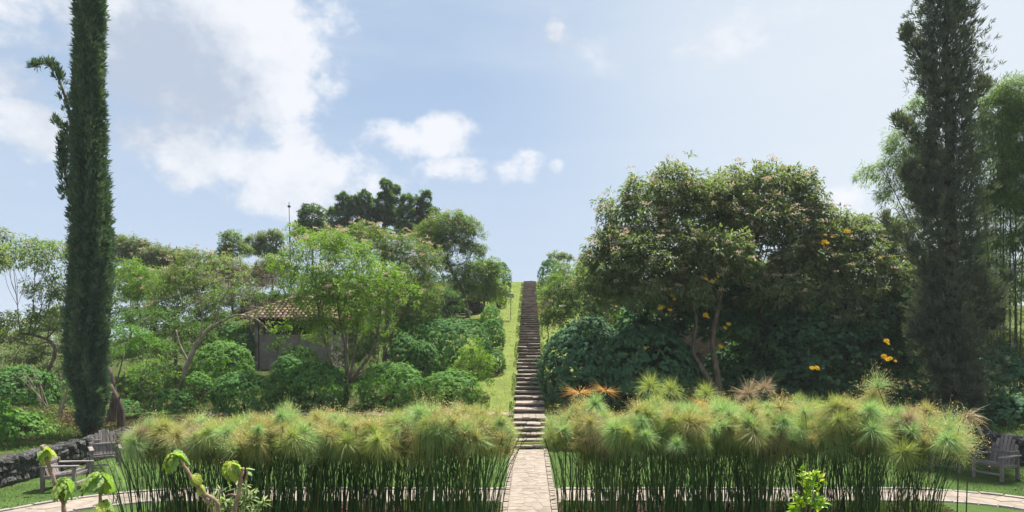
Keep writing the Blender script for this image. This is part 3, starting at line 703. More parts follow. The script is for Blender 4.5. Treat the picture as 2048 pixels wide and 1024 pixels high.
tree('daisy_tree', 'large round-topped tree with tan blossoms, second of the big trees right of the stairs', 'tree', 1560, 27.5,
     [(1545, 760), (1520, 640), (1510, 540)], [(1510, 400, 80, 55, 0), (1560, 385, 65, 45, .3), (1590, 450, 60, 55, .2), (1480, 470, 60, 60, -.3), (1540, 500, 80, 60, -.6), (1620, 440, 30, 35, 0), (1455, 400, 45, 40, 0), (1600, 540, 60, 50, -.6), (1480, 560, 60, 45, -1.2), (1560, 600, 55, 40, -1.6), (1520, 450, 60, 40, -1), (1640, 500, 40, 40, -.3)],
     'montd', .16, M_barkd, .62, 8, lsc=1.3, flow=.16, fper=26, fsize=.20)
r3, _ = tree('sunflower_tree', 'green leafy tree dotted with yellow daisy flowers, between the big trees and the ragged conifer', 'tree', 1690, 28.0,
     [(1690, 720), (1690, 600)], [(1680, 490, 55, 50, 0), (1730, 500, 50, 55, 0), (1640, 560, 60, 60, -.6), (1720, 570, 70, 60, -.8), (1780, 560, 50, 50, 0), (1790, 480, 28, 35, .5), (1690, 640, 90, 50, -.8), (1700, 455, 30, 22, .3), (1820, 620, 50, 60, .5)],
     'montd', .15, M_barkd, .7, 7, flow=.10, lsc=1.25)
add_flowers(r3, [(1648, 483, 1.1, -2.2), (1655, 486, .9, -2.2), (1645, 488, .9, -2.2), (1692, 462, 1, -1.6), (1698, 463, .8, -1.6), (1760, 516, 1, -2), (1752, 502, .6, -2), (1650, 470, .7, -2), (1664, 474, .6, -2), (1606, 444, .5, -2)], 28)
# dark masses of big lobed leaves under the trees
def thicket(label, basepx, d, blobs, flowers=(), dens=1.0, mats=None, r0=.07, lsc=1.0, name='shrub'):
    rt, tp = tree(name, label, 'shrub', basepx, d, [(basepx, blobs[0][1]+40)], blobs, 'tith', r0, M_barkd, dens, 5, mats=mats, lsc=lsc)
    if flowers: add_flowers(rt, flowers, d)
    return rt
mound('lobed_leaf_shrub', 'big dark rounded bush of lobed leaves pressing against the right edge of the stairs', 1168, 640, 815, 176, 27.4, M_tith, 'lobed', .22, 1.7, lobes=7)
mound('lobed_leaf_shrub', 'dark bush filling in close behind the big bush at the stair edge', 1165, 655, 800, 130, 29.2, M_tith, 'lobed', .24, 1.4, lobes=7)
mound('lobed_leaf_shrub', 'dark leafy bush behind and right of the bush at the stair edge', 1290, 640, 822, 200, 26.6, M_tith, 'lobed', .22, 1.5, lobes=8)
thicket('dark shrub mass with yellow flowers in the middle, left of the forked trunk', 1340, 27.5, [(1330, 640, 75, 50, 0), (1380, 600, 60, 45, -.4), (1420, 640, 60, 45, .2), (1300, 690, 60, 45, 0), (1430, 585, 50, 40, 0), (1350, 740, 60, 40, .2)],
        [(1343, 578, 1, -3.4), (1345, 592, 1, -3.4), (1349, 598, .8, -3.4), (1320, 617, 1.1, -3.4), (1325, 614, .9, -3.4), (1340, 620, 1, -3.4), (1411, 630, 1.1, -3.4), (1415, 634, .9, -3.4), (1412, 558, 1, -3.4), (1425, 563, 1, -3.4), (1436, 553, .6, -3.4)])
thicket('dark shrub mass behind the forked trunk, with a single yellow flower hanging low', 1500, 28.0, [(1470, 660, 70, 50, 0), (1530, 620, 70, 55, 0), (1480, 740, 55, 45, 1.5), (1540, 720, 60, 50, .5), (1560, 780, 60, 30, 0)],
        [(1457, 648, 1, -3.4), (1450, 656, .9, -3.4), (1441, 693, 1.2, -3.4)])
thicket('dark shrub with a pair of yellow flowers close together near its foot', 1620, 27.0, [(1610, 660, 65, 50, 0), (1660, 700, 65, 50, 0), (1610, 740, 55, 45, -.4), (1570, 690, 40, 40, 0), (1620, 780, 70, 25, 0)],
        [(1624, 736, 1.1, -3.4), (1634, 736, 1.1, -3.4)])
thicket('dark shrub with yellow flowers on its right side, left of the ragged conifer', 1740, 27.0, [(1730, 660, 60, 50, 0), (1770, 700, 45, 45, 0), (1720, 730, 55, 45, .4), (1800, 650, 50, 50, 0)],
        [(1773, 682, 1.1, -3.4), (1776, 687, .8, -3.4), (1768, 713, 1.1, -3.4), (1773, 719, 1.1, -3.4), (1780, 717, 1, -3.4), (1791, 722, .6, -3.4)])
mound('lobed_leaf_shrub', 'dark shrub below the ragged conifer at the foot of the bamboo', 1990, 700, 900, 200, 25.5, M_tith, 'lobed', .22, .9)
mound('lobed_leaf_shrub', 'dark low shrub just left of the ragged conifer trunk, above the lawn wall', 1820, 715, 880, 190, 27.5, M_tith, 'lobed', .22, .9)
mound('lobed_leaf_shrub', 'dark low shrub behind the dead grey papyrus head in the middle of the right bed', 1520, 725, 850, 170, 27.5, M_tith, 'lobed', .22, .9)
mound('lobed_leaf_shrub', 'dark low shrub between the flower pair shrub and the conifer', 1690, 735, 860, 170, 28.5, M_tith, 'lobed', .22, .9)
rt_, _ = tree('flowering_shrub', 'loose bright green shrub with cream and yellow flowers beside the upper stairs', 'shrub', 1170, 31.0, [(1165, 640)],
     [(1150, 570, 45, 38, 1), (1120, 600, 35, 38, 0), (1180, 610, 50, 45, 0), (1150, 640, 50, 35, -.6), (1215, 640, 45, 45, -.4), (1215, 560, 35, 40, .5), (1110, 640, 18, 28, -.3)], 'mont', .07, M_bark, 1.0, 6, flow=.03, fmat=M_white, fper=30)
add_flowers(rt_, [(1155, 650, 1.2, -2), (1150, 641, .7, -2), (1098, 629, 1.1, -.8), (1092, 617, .8, -.8), (1100, 600, .8, -1), (1240, 628, .9, -2), (1233, 614, .7, -2), (1268, 580, .6, -2)], 31)
tree('dry_bush', 'brown dry bush leaning over the right edge of the stairs', 'shrub', 1096, 34.0, [(1096, 640)], [(1095, 625, 16, 28, 0), (1108, 655, 18, 28, 0), (1100, 600, 10, 14, 0)], 'dry', .04, M_barkd, 1.0, 5)
mound('shrub', 'rounded lime green bush right of the upper stairs, below the hilltop bush', 1128, 540, 625, 72, 47, M_dome, 'quad', .16, 1.1)
mound('shrub', 'round dark green bush on the hilltop just right of the top of the stairs', 1102, 514, 572, 52, 60, M_domed, 'quad', .2, 1.1)
mound('shrub', 'flat-topped dark green bush on the skyline, second to the right of the stair top', 1178, 512, 556, 54, 60, M_domed, 'quad', .2, 1.1)
mound('shrub', 'small brown-green bush at the grass edge right of the stairs, highest of three', 1086, 556, 580, 22, 58, M_weed, 'quad', .16, 1)
mound('shrub', 'small dark bush at the grass edge right of the stairs, middle of three', 1090, 578, 600, 24, 50, M_weed, 'quad', .16, 1)
mound('shrub', 'small brownish bush at the grass edge right of the stairs, lowest of three', 1092, 597, 622, 22, 43, M_dry, 'quad', .14, 1)
tree('small_tree', 'small open tree behind the hilltop bush right of the stairs', 'tree', 1122, 63, [(1122, 530)], [(1115, 516, 13, 8, 0), (1130, 518, 12, 8, 0)], 'montd', .06, M_barkd, 1.0, 3, lsc=1.3)

mound('lobed_leaf_shrub', 'low dark shrub right behind the wall above the whole right chair', 2035, 790, 892, 170, 23.2, M_tith, 'lobed', .2, 1.0)
mound('lobed_leaf_shrub', 'low dark shrub right behind the wall above the half hidden chair', 1900, 810, 892, 150, 23.4, M_tith, 'lobed', .2, 1.0)
for (px, y0, y1, wd, d_, mt, lab) in [
    (35, 735, 830, 150, 24.5, M_domed, 'green bush on the slope at the left edge, above the leafy bushes by the wall'),
    (245, 800, 872, 70, 24.6, M_domed, 'low dark ferny bush between the mossy trunk and the papyrus'),
    (345, 780, 850, 84, 26.2, M_domed, 'low green bush at the foot of the bare leaning tree'),
    (280, 735, 800, 84, 27.8, M_dome, 'light green leafy bush on the slope right of the old stump'),
    (395, 745, 815, 60, 27.6, M_dome, 'small bright bush between the leaning tree and the dome bushes'),
    (150, 760, 850, 90, 25.6, M_domed, 'dark leafy bush directly behind the cypress')]:
    mound('slope_bush', lab, px, y0, y1, wd, d_, mt, 'leaf', .19, .9, lobes=10)
tree('backdrop_tree', 'leafy trees on the slope beyond the bamboo at the far right', 'tree', 2180, 31, [(2180, 640)], [(2140, 560, 70, 80, 0, .8), (2230, 600, 80, 80, 0, .8), (2160, 690, 80, 60, 0, .8), (2270, 720, 70, 70, 0, .8), (2340, 640, 60, 60, 2, .6)], 'montd', .15, M_barkd, .7, 5, lsc=1.3)
# ---- bamboo at the right edge
def bamboo(label, basepx, d, culms, blobs, dens=1.0):
    b = ground_at(basepx, d); root = empty('bamboo_clump', b, label, 'bamboo'); r = random.Random(int(basepx))
    for (x0, x1, y1) in culms:
        dd = r.uniform(-1.2, 1.2); p0 = ground_at(x0, d+dd)-b; p0[2] -= .2; p1 = PX(x1, y1, d+dd)-b; mid = (p0+p1)/2+np.array([(p0[0]-p1[0])*.25, 0, .6]); tip = p1+np.array([(p1[0]-p0[0])*.35, -.3, .2])
        mb = MB(); pth = curve([p0, mid, p1, tip], 16); rr = np.linspace(.032, .008, len(pth)); rr[::2] *= 1.0; mb.tube(pth, rr, 6); mb.build('culm', M_culm, root, True)
    bl = [((PX(q[0], q[1], d+q[4])-b), (q[2]*d/F, (q[2]+q[3])/2*d/F*.8, q[3]*d/F), q[5] if len(q) > 5 else 1) for q in blobs]
    parts, tips = crown_cards(bl, KINDS['bamb'], dens); obj('crown', cards_mesh('crown', parts, [M_bamb]), root); return root
bamboo('feathery green bamboo clump at the right edge, right of the ragged conifer', 2010, 28,
       [(1985, 1960, 340), (1995, 1985, 280), (2008, 2005, 235), (2020, 2022, 260), (2030, 2035, 250), (2040, 2060, 300), (1975, 1975, 380), (2000, 2003, 330), (2050, 2060, 300), (1965, 1990, 480), (2035, 2020, 420)],
       [(2005, 215, 34, 42, 0, .9), (1985, 270, 30, 45, 0, .9), (2030, 190, 26, 30, 0, .8), (2040, 240, 30, 40, 0, .9), (2000, 330, 45, 55, 0, 1), (2040, 280, 40, 60, .5, .7), (2030, 400, 55, 60, 0, 1), (1990, 430, 40, 50, 0, .8), (2060, 360, 40, 90, 0, .8), (2040, 500, 50, 45, .5, .45), (1985, 520, 35, 40, .5, .35), (2080, 460, 40, 80, 0, .7), (2075, 250, 40, 60, 0, .6), (1980, 560, 34, 34, .6, .6), (2020, 590, 34, 34, .4, .6), (2045, 560, 30, 34, .4, .6), (2000, 490, 40, 34, 0, .7)])
bamboo('sparse blue-green bamboo spray arching out behind the left side of the ragged conifer', 1880, 30,
       [(1890, 1815, 330), (1880, 1770, 350), (1900, 1830, 250), (1885, 1800, 430), (1895, 1840, 480)],
       [(1760, 355, 38, 22, 0, .55), (1800, 400, 38, 35, 0, .5), (1815, 300, 30, 45, 0, .65), (1835, 230, 24, 30, 0, .45), (1790, 330, 24, 22, 0, .4), (1830, 460, 40, 50, 0, .4), (1850, 350, 32, 60, 0, .6), (1805, 520, 35, 40, 0, .35)])
mound('lit_shrub', 'sunlit bright green shrub glimpsed between the bamboo culms', 2045, 650, 735, 90, 36, M_lime, 'leaf', .2, 1)
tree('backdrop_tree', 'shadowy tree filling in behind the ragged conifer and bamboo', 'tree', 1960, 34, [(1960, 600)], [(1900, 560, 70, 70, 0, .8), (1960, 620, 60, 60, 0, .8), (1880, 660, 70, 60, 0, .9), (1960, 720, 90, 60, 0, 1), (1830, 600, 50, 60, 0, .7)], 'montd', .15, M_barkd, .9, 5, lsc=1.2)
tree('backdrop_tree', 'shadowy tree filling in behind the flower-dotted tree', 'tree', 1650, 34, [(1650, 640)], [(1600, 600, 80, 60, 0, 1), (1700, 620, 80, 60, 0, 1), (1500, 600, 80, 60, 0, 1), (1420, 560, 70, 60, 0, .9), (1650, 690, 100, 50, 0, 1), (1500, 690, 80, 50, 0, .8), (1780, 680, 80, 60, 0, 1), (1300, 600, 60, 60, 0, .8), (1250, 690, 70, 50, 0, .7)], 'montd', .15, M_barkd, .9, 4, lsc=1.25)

# ---- left side, far to near
tree('blue_green_tree', 'large dark blue-green tree with lumpy upright crown on the hilltop left of the stairs', 'tree', 770, 60, [(768, 500), (768, 440)],
     [(x, y0+8+k*(22+4*k), 9+4.5*k, 13+4*k, (x % 7)*.3-1) for x, y0 in ((664, 424), (686, 392), (708, 400), (728, 388), (746, 404), (772, 366), (790, 378), (812, 396), (832, 402), (851, 388), (868, 424)) for k in range(3)], 'acac', .3, M_barkd, 1.3, 3, lsc=1.35, grow=1.0)
tree('blue_green_tree', 'small blue-green tree standing alone right of the mast', 'tree', 625, 58, [(625, 470)], [(625, 435, 20, 20, 0), (615, 460, 20, 16, 0), (638, 462, 18, 18, 0), (600, 472, 12, 12, 0)], 'acac', .12, M_barkd, .9, 4, lsc=1.3)
tree('eucalyptus_tree', 'thin tree with a rounded tuft of grey-green leaves, left of the mast', 'tree', 545, 52, [(544, 500)], [(540, 482, 22, 17, 0), (510, 490, 16, 14, 0), (530, 505, 28, 12, 0)], 'montd', .09, M_bark, 1.0, 3, lsc=1.4)
tree('eucalyptus_tree', 'thin tree with a tall tuft of grey-green leaves above the bare branches', 'tree', 465, 50, [(465, 520)], [(463, 484, 16, 18, 0), (470, 505, 24, 16, 0), (452, 512, 16, 14, 0)], 'mont', .09, M_bark, 1.0, 3, lsc=1.4)
tree('far_tree', 'brownish green tree with a low spreading crown just right of the cypress', 'tree', 310, 44, [(310, 560)], [(260, 495, 28, 18, 0), (290, 515, 38, 20, 0), (330, 530, 40, 20, 0), (250, 520, 28, 24, 0), (360, 520, 30, 16, 0), (300, 555, 60, 22, 0), (240, 485, 12, 10, 0)], 'montd', .12, M_bark, 1.0, 5, flow=.18, lsc=1.25)
tree('far_tree', 'yellow-green tree behind the cypress with feathery pale foliage', 'tree', 260, 36, [(262, 640)], [(262, 560, 36, 34, 0), (290, 590, 40, 34, 0), (240, 610, 36, 34, 0), (285, 640, 46, 26, 0)], 'lime', .09, M_bark, .9, 5, lsc=1.05)
tree('far_tree', 'open tree with pinkish seed heads left of the bare branches', 'tree', 350, 33, [(352, 700), (350, 620)], [(330, 575, 34, 28, 0), (380, 560, 34, 28, 0), (360, 610, 44, 30, 0), (410, 590, 36, 30, 0), (320, 640, 36, 28, 0), (400, 640, 36, 26, 0), (390, 520, 30, 16, 0), (430, 530, 26, 18, 0)], 'mont', .09, M_bark, .75, 8, flow=.22)
tree('dry_tree', 'tangle of grey leafless twigs and sparse brown leaves left of the hut roof', 'tree', 500, 36, [(500, 640), (500, 590)], [(505, 580, 34, 34, 0), (480, 550, 30, 22, 0), (540, 560, 30, 26, 0), (520, 620, 40, 20, 0)], 'dry', .08, M_barkl, .55, 26)
tree('bare_tree', 'leaning curved tree with bare grey branches reaching over the hut roof corner', 'tree', 368, 27.5, [(362, 780), (378, 720), (410, 665), (440, 645)],
     [(470, 600, 42, 40, 0), (440, 570, 40, 36, 0), (410, 560, 34, 34, 0), (400, 610, 26, 30, 0), (510, 640, 22, 26, 0)], 'mont', .13, M_barkl, .14, 24,
     forks=[([(440, 645), (475, 630), (515, 640), (540, 665)], .05), ([(400, 680), (405, 630), (400, 580)], .045), ([(378, 725), (360, 690), (352, 660)], .05), ([(430, 650), (440, 610), (470, 560)], .04)])
tree('slender_tree', 'spreading green tree at the left edge, left of the cypress', 'tree', 75, 27, [(110, 700), (75, 672), (40, 668)], [(70, 510, 62, 24, 0), (25, 525, 34, 22, 0), (110, 540, 34, 34, 0), (95, 590, 40, 28, 0), (130, 610, 20, 34, 0), (50, 650, 52, 22, 0), (100, 650, 36, 28, 0), (20, 680, 34, 20, 0)], 'mont', .08, M_bark, .72, 8, flow=.08)
tree('overhanging_tree', 'sprig of dark leaves poking in at the left edge of the picture', 'tree', -70, 24, [(-50, 640), (-40, 540)], [(-20, 470, 26, 14, 0), (-25, 535, 30, 18, 0), (-60, 500, 40, 60, 0)], 'montd', .08, M_bark, .8, 6)
tree('shrub', 'tall mixed green undergrowth on the left edge below the spreading tree', 'shrub', 60, 30, [(60, 740)], [(30, 730, 50, 34, 0), (90, 720, 50, 34, 0), (50, 770, 60, 34, -1), (120, 760, 40, 34, -1), (110, 700, 30, 26, 0)], 'montd', .05, M_bark, 1.0, 8, lsc=.9)
tree('shrub', 'broad tangled dark brown and green thicket at the far left behind the lawn wall', 'shrub', 10, 26, [(10, 800)], [(10, 790, 34, 28, 0, .8), (-40, 760, 40, 40, 0), (60, 810, 40, 24, 0)], 'dry', .05, M_bark, .9, 14)
mound('leafy_shrub', 'bright green leafy bush behind the stone wall at the far left', 30, 815, 935, 120, 20.5, M_dome, 'leaf', .22, 1.1, lobes=9)
mound('leafy_shrub', 'bright green leafy bush at the very left edge above the wall', -30, 790, 950, 110, 19.0, M_dome, 'leaf', .22, 1.1, lobes=9)
mound('leafy_shrub', 'smaller light green bush between the far left bush and the cypress', 98, 850, 912, 80, 22.0, M_dome, 'leaf', .18, 1.0, lobes=9)
mound('leafy_shrub', 'darker weedy bush higher on the slope left of the cypress', 90, 790, 860, 110, 25.0, M_domed, 'leaf', .18, .9, lobes=9)
tree('shrub', 'feathery bright green shrub just right of the cypress at mid height', 'shrub', 265, 29, [(265, 720)], [(250, 685, 34, 28, 0), (290, 700, 34, 24, 0), (240, 720, 30, 26, 0)], 'weed', .04, M_bark, 1.0, 6, mats=M_dome)
tree('shrub', 'low light green leafy weeds on the slope right of the cypress trunk', 'shrub', 300, 27, [(300, 790)], [(300, 745, 34, 22, 0), (330, 765, 26, 20, 0), (275, 770, 22, 20, 0)], 'light', .03, M_bark, .8, 8)
tree('sapling', 'bushy sapling with several thin stems on the left slope', 'sapling', 308, 26, [(306, 790), (312, 760)], [(306, 760, 30, 20, 0), (285, 745, 16, 14, 0), (330, 740, 14, 14, 0)], 'weed', .03, M_bark, .7, 10)
for (sx, sy, d_, x2, y2, lab) in [(222, 840, 23.5, 216, 735, 'old bare trunk stump leaning right behind the cypress'), (243, 870, 22.8, 218, 770, 'mossy leaning trunk at the wall right of the cypress')]:
    b = ground_at(sx, d_); rt = empty('tree_trunk', b, lab, 'trunk'); mb = MB(); p1 = PX(x2, y2, d_)-b; mb.tube(curve([(0, 0, -.2), p1*.5+np.array([.15, 0, 0]), p1], 8), np.linspace(.14, .10, 9)[:len(curve([(0, 0, 0), p1*.5, p1], 8))], 8); mb.build('trunk', M_barkd, rt, True)
    mb = MB(); mb.tube(curve([p1*.7, p1*.8+np.array([-.25, 0, .3]), p1+np.array([-.4, 0, .9])], 6), .035, 5); mb.tube(curve([p1*.5, p1*.7+np.array([.3, 0, .2]), p1+np.array([.55, 0, .5])], 6), .025, 5); mb.build('branch', M_bark, rt, True)
for (sx, d_, ox, lab) in [(98, 24, -34, 'bundle of pale dead stalks leaning left on the far left slope'), (118, 23.5, 10, 'bundle of pale dead stalks leaning right beside the cypress')]:
    b = ground_at(sx, d_); rt = empty('dead_stalks', b, lab, 'dead plant'); mb = MB()
    for k in range(7):
        e = np.array([(ox+random.uniform(-18, 22))*d_/F, random.uniform(-.4, .4), random.uniform(.8, 1.5)]); s = np.array([random.uniform(-.2, .2), random.uniform(-.2, .2), -.1]); mb.tube(curve([s, (s+e)/2+np.array([.05, 0, .05]), e], 6), np.linspace(.018, .006, 7)[:len(curve([s, (s+e)/2, e], 6))], 5)
    mb.build('stalk', M_barkl, rt, True)
# centre-left flowering trees
tree('daisy_tree', 'spreading many-stemmed tree with yellow-green leaves in front of the tiled hut', 'tree', 692, 27.3, [(692, 800), (694, 770)],
     [(625, 520, 48, 36, 0), (600, 570, 40, 36, .4), (670, 560, 48, 40, -.4), (640, 610, 52, 34, -.6), (720, 620, 46, 34, -.5), (700, 520, 46, 36, .3), (610, 480, 30, 22, .4), (755, 560, 44, 38, 0), (670, 655, 50, 24, -.4), (610, 655, 34, 22, -.5), (745, 665, 34, 22, -.3), (580, 530, 34, 26, .5), (660, 490, 40, 22, .3), (800, 600, 40, 30, -.2), (700, 580, 50, 30, -.8), (575, 625, 30, 22, 0), (660, 625, 40, 26, .8), (640, 680, 30, 16, .6), (640, 600, 40, 18, -.8), (690, 600, 40, 22, -.8), (715, 650, 34, 24, -.6)],
     'lime', .15, M_bark, .62, 7, forks=[([(694, 770), (670, 740), (655, 700), (640, 640), (630, 560)], .075), ([(696, 768), (692, 700), (680, 640), (672, 560)], .08), ([(698, 765), (725, 730), (745, 700), (760, 640), (758, 580)], .075), ([(697, 770), (710, 700), (715, 640)], .06), ([(690, 775), (660, 735), (652, 720)], .04), ([(698, 765), (740, 740), (752, 735)], .045)], flow=.10)
tree('daisy_tree', 'broad tree with pinkish tan blossom on its crown, behind the many-stemmed tree', 'tree', 770, 33, [(770, 700), (775, 620), (775, 560)],
     [(720, 480, 44, 24, 0), (770, 490, 44, 26, 0), (690, 500, 34, 24, 0), (810, 510, 40, 30, 0), (760, 530, 52, 32, 0), (825, 560, 40, 34, 0), (795, 600, 44, 30, 0), (850, 590, 26, 28, 0), (720, 460, 16, 8, 0), (850, 530, 30, 26, 0), (745, 590, 50, 30, 0), (640, 490, 34, 22, 0), (790, 640, 44, 24, 0), (840, 620, 30, 22, 0)],
     'mont', .13, M_bark, .75, 7, forks=[([(770, 690), (800, 640), (820, 600)], .07), ([(768, 690), (740, 620), (720, 560)], .07)], flow=.24, fper=24)
tree('daisy_tree', 'airy tree with a leaning trunk on the hillside left of the sign', 'tree', 937, 45, [(928, 590), (905, 545), (893, 520)],
     [(890, 460, 44, 28, 0), (925, 470, 30, 28, 0), (860, 490, 36, 28, 0), (905, 500, 40, 26, 0), (945, 510, 22, 22, 0), (870, 530, 30, 20, 0), (920, 545, 26, 20, 0, .6), (905, 440, 24, 14, 0)], 'mont', .14, M_bark, .85, 8, flow=.14, lsc=1.2)
tree('daisy_tree', 'bright green tree leaning over the grass strip just left of the sign', 'tree', 966, 44, [(968, 610), (975, 580)], [(950, 560, 34, 28, 0), (980, 555, 26, 24, 0), (965, 590, 36, 22, 0), (990, 595, 22, 22, 0), (930, 590, 26, 24, 0), (985, 530, 12, 10, 0)], 'mont', .1, M_bark, .9, 7, lsc=1.2)
tree('shrub', 'wild shrubs covering the slope above the hut roof', 'shrub', 560, 40, [(560, 620)], [(560, 560, 40, 26, 3), (500, 565, 40, 24, 3), (640, 570, 50, 26, 3), (430, 585, 40, 24, 3), (530, 610, 40, 22, 0), (600, 600, 50, 24, 0), (480, 600, 40, 22, 0), (440, 620, 40, 24, 0)], 'weed', .05, M_bark, .9, 8, lsc=1.1)
tree('shrub', 'wild shrubs on the slope behind the two blossoming trees', 'shrub', 800, 42, [(800, 640)], [(720, 575, 50, 26, 4), (800, 570, 50, 26, 4), (870, 570, 40, 22, 4), (760, 665, 60, 26, -2), (700, 660, 50, 22, -2), (740, 630, 50, 26, 0), (820, 640, 40, 24, 0), (690, 620, 50, 26, 0), (880, 600, 36, 20, 0), (900, 625, 30, 12, 0)], 'weed', .05, M_bark, .9, 8, lsc=1.1)
tree('young_tree', 'slender young tree with upright yellow-green leaves in front of the grey hut wall', 'sapling', 548, 30.5, [(548, 760), (556, 700), (566, 660)], [(562, 665, 13, 22, 0), (560, 690, 14, 14, 0), (545, 700, 12, 8, 0)], 'light', .03, M_bark, 1.0, 6, lsc=1.3,
     forks=[([(552, 740), (585, 700), (610, 660), (640, 620)], .03)])
mound('round_bush', 'bright green round bush left of the hut, in front of the parked vehicle', 446, 682, 790, 118, 29.5, M_dome, 'lobed', .17, 1.2)
mound('round_bush', 'darker green round bush farthest back left of the hut', 455, 645, 740, 110, 33.5, M_domed, 'lobed', .17, 1.1)
mound('round_bush', 'dark green dome-shaped bush nearest the papyrus on the left', 486, 746, 835, 122, 25.6, M_domed, 'lobed', .16, 1.3)
mound('round_bush', 'green bush with large leaves at the foot of the many-stemmed tree', 632, 728, 822, 128, 26.6, M_domed, 'leaf', .20, 1.3)
mound('round_bush', 'green dome bush in front of the right half of the hut wall', 600, 694, 760, 86, 31.0, M_dome, 'lobed', .17, 1.2)
mound('round_bush', 'green bush between the sapling and the large-leaved bush', 575, 712, 800, 70, 28.5, M_domed, 'lobed', .17, 1.2)
mound('round_bush', 'wide green bush just right of the many-stemmed trunk', 783, 728, 812, 132, 27.2, M_dome, 'lobed', .17, 1.3, lobes=8)
mound('round_bush', 'green dome bush nearest the foot of the stairs on the left', 902, 742, 815, 118, 26.8, M_dome, 'lobed', .17, 1.3, lobes=7)
mound('round_bush', 'small dark round bush in front of the largest dome bush', 846, 683, 748, 66, 30.0, M_domed, 'lobed', .15, 1.3)
mound('round_bush', 'dark round bush left of the small dark round bush, half hidden by it', 808, 670, 742, 72, 30.8, M_domed, 'lobed', .16, 1.2)
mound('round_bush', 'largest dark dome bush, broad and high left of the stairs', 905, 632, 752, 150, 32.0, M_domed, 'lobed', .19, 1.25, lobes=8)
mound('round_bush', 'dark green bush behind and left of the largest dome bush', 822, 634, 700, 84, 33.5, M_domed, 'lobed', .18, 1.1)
tree('light_shrub', 'upright light green shrub with small leaves between the dome bushes and the grass strip', 'shrub', 945, 28.5, [(945, 760), (945, 730)], [(943, 715, 22, 26, 0), (928, 735, 22, 28, 0), (962, 740, 22, 28, 0), (948, 765, 32, 26, 0), (970, 725, 12, 18, 0)], 'light', .03, M_bark, 1.3, 9)
mound('shrub', 'dark bush beside the grass strip, lower of the pair under the sign', 985, 640, 688, 52, 36, M_domed, 'quad', .14, 1.1)
mound('shrub', 'light green bush beside the grass strip, upper of the pair under the sign', 982, 612, 655, 46, 40, M_dome, 'quad', .15, 1.1)
mound('shrub', 'small dark bush overhanging the grass strip right of the largest dome bush', 990, 700, 735, 44, 32, M_domed, 'quad', .13, 1.1)
mound('shrub', 'round dark bush on the hilltop left of the top of the stairs', 1002, 526, 580, 40, 58, M_domed, 'quad', .2, 1.1)
mound('shrub', 'wide green bush on the skyline left of the hilltop bush', 965, 520, 580, 70, 56, M_dome, 'quad', .2, 1.0)
mound('shrub', 'lime green bush just below the hilltop bush left of the stairs', 996, 565, 615, 36, 50, M_lime, 'quad', .17, 1.0)

tree('shrub', 'dense green bushes on the slope between the cypress and the bare leaning tree', 'shrub', 330, 31, [(330, 720)], [(300, 650, 50, 30, 0), (360, 670, 50, 28, 0), (330, 710, 50, 26, -1), (400, 690, 34, 30, 0), (250, 660, 40, 28, 0), (420, 650, 34, 26, 2)], 'weed', .04, M_bark, .9, 8)
tree('far_tree', 'dark leafy tree low on the skyline between the pink seeded tree and the hut roof', 'tree', 430, 42, [(430, 600)], [(400, 560, 40, 26, 0), (450, 550, 36, 28, 0), (500, 560, 34, 24, 0), (350, 570, 40, 26, 0), (300, 590, 44, 26, 0), (550, 540, 30, 24, 0)], 'montd', .1, M_bark, .8, 6, flow=.1, lsc=1.2)
tree('far_tree', 'pale hazy trees low on the skyline at the far left', 'tree', 30, 48, [(30, 700)], [(-10, 680, 40, 20, 0), (40, 690, 40, 18, 0), (90, 670, 40, 24, 0), (130, 640, 30, 24, 0)], 'montd', .1, M_bark, .9, 5, lsc=1.3)
tree('shrub', 'rough shrubs between the cottage bushes and the many-stemmed tree trunk', 'shrub', 730, 31, [(730, 760)], [(720, 715, 36, 18, 0), (760, 700, 36, 18, 0), (690, 725, 36, 20, 0)], 'weed', .03, M_bark, .8, 8)

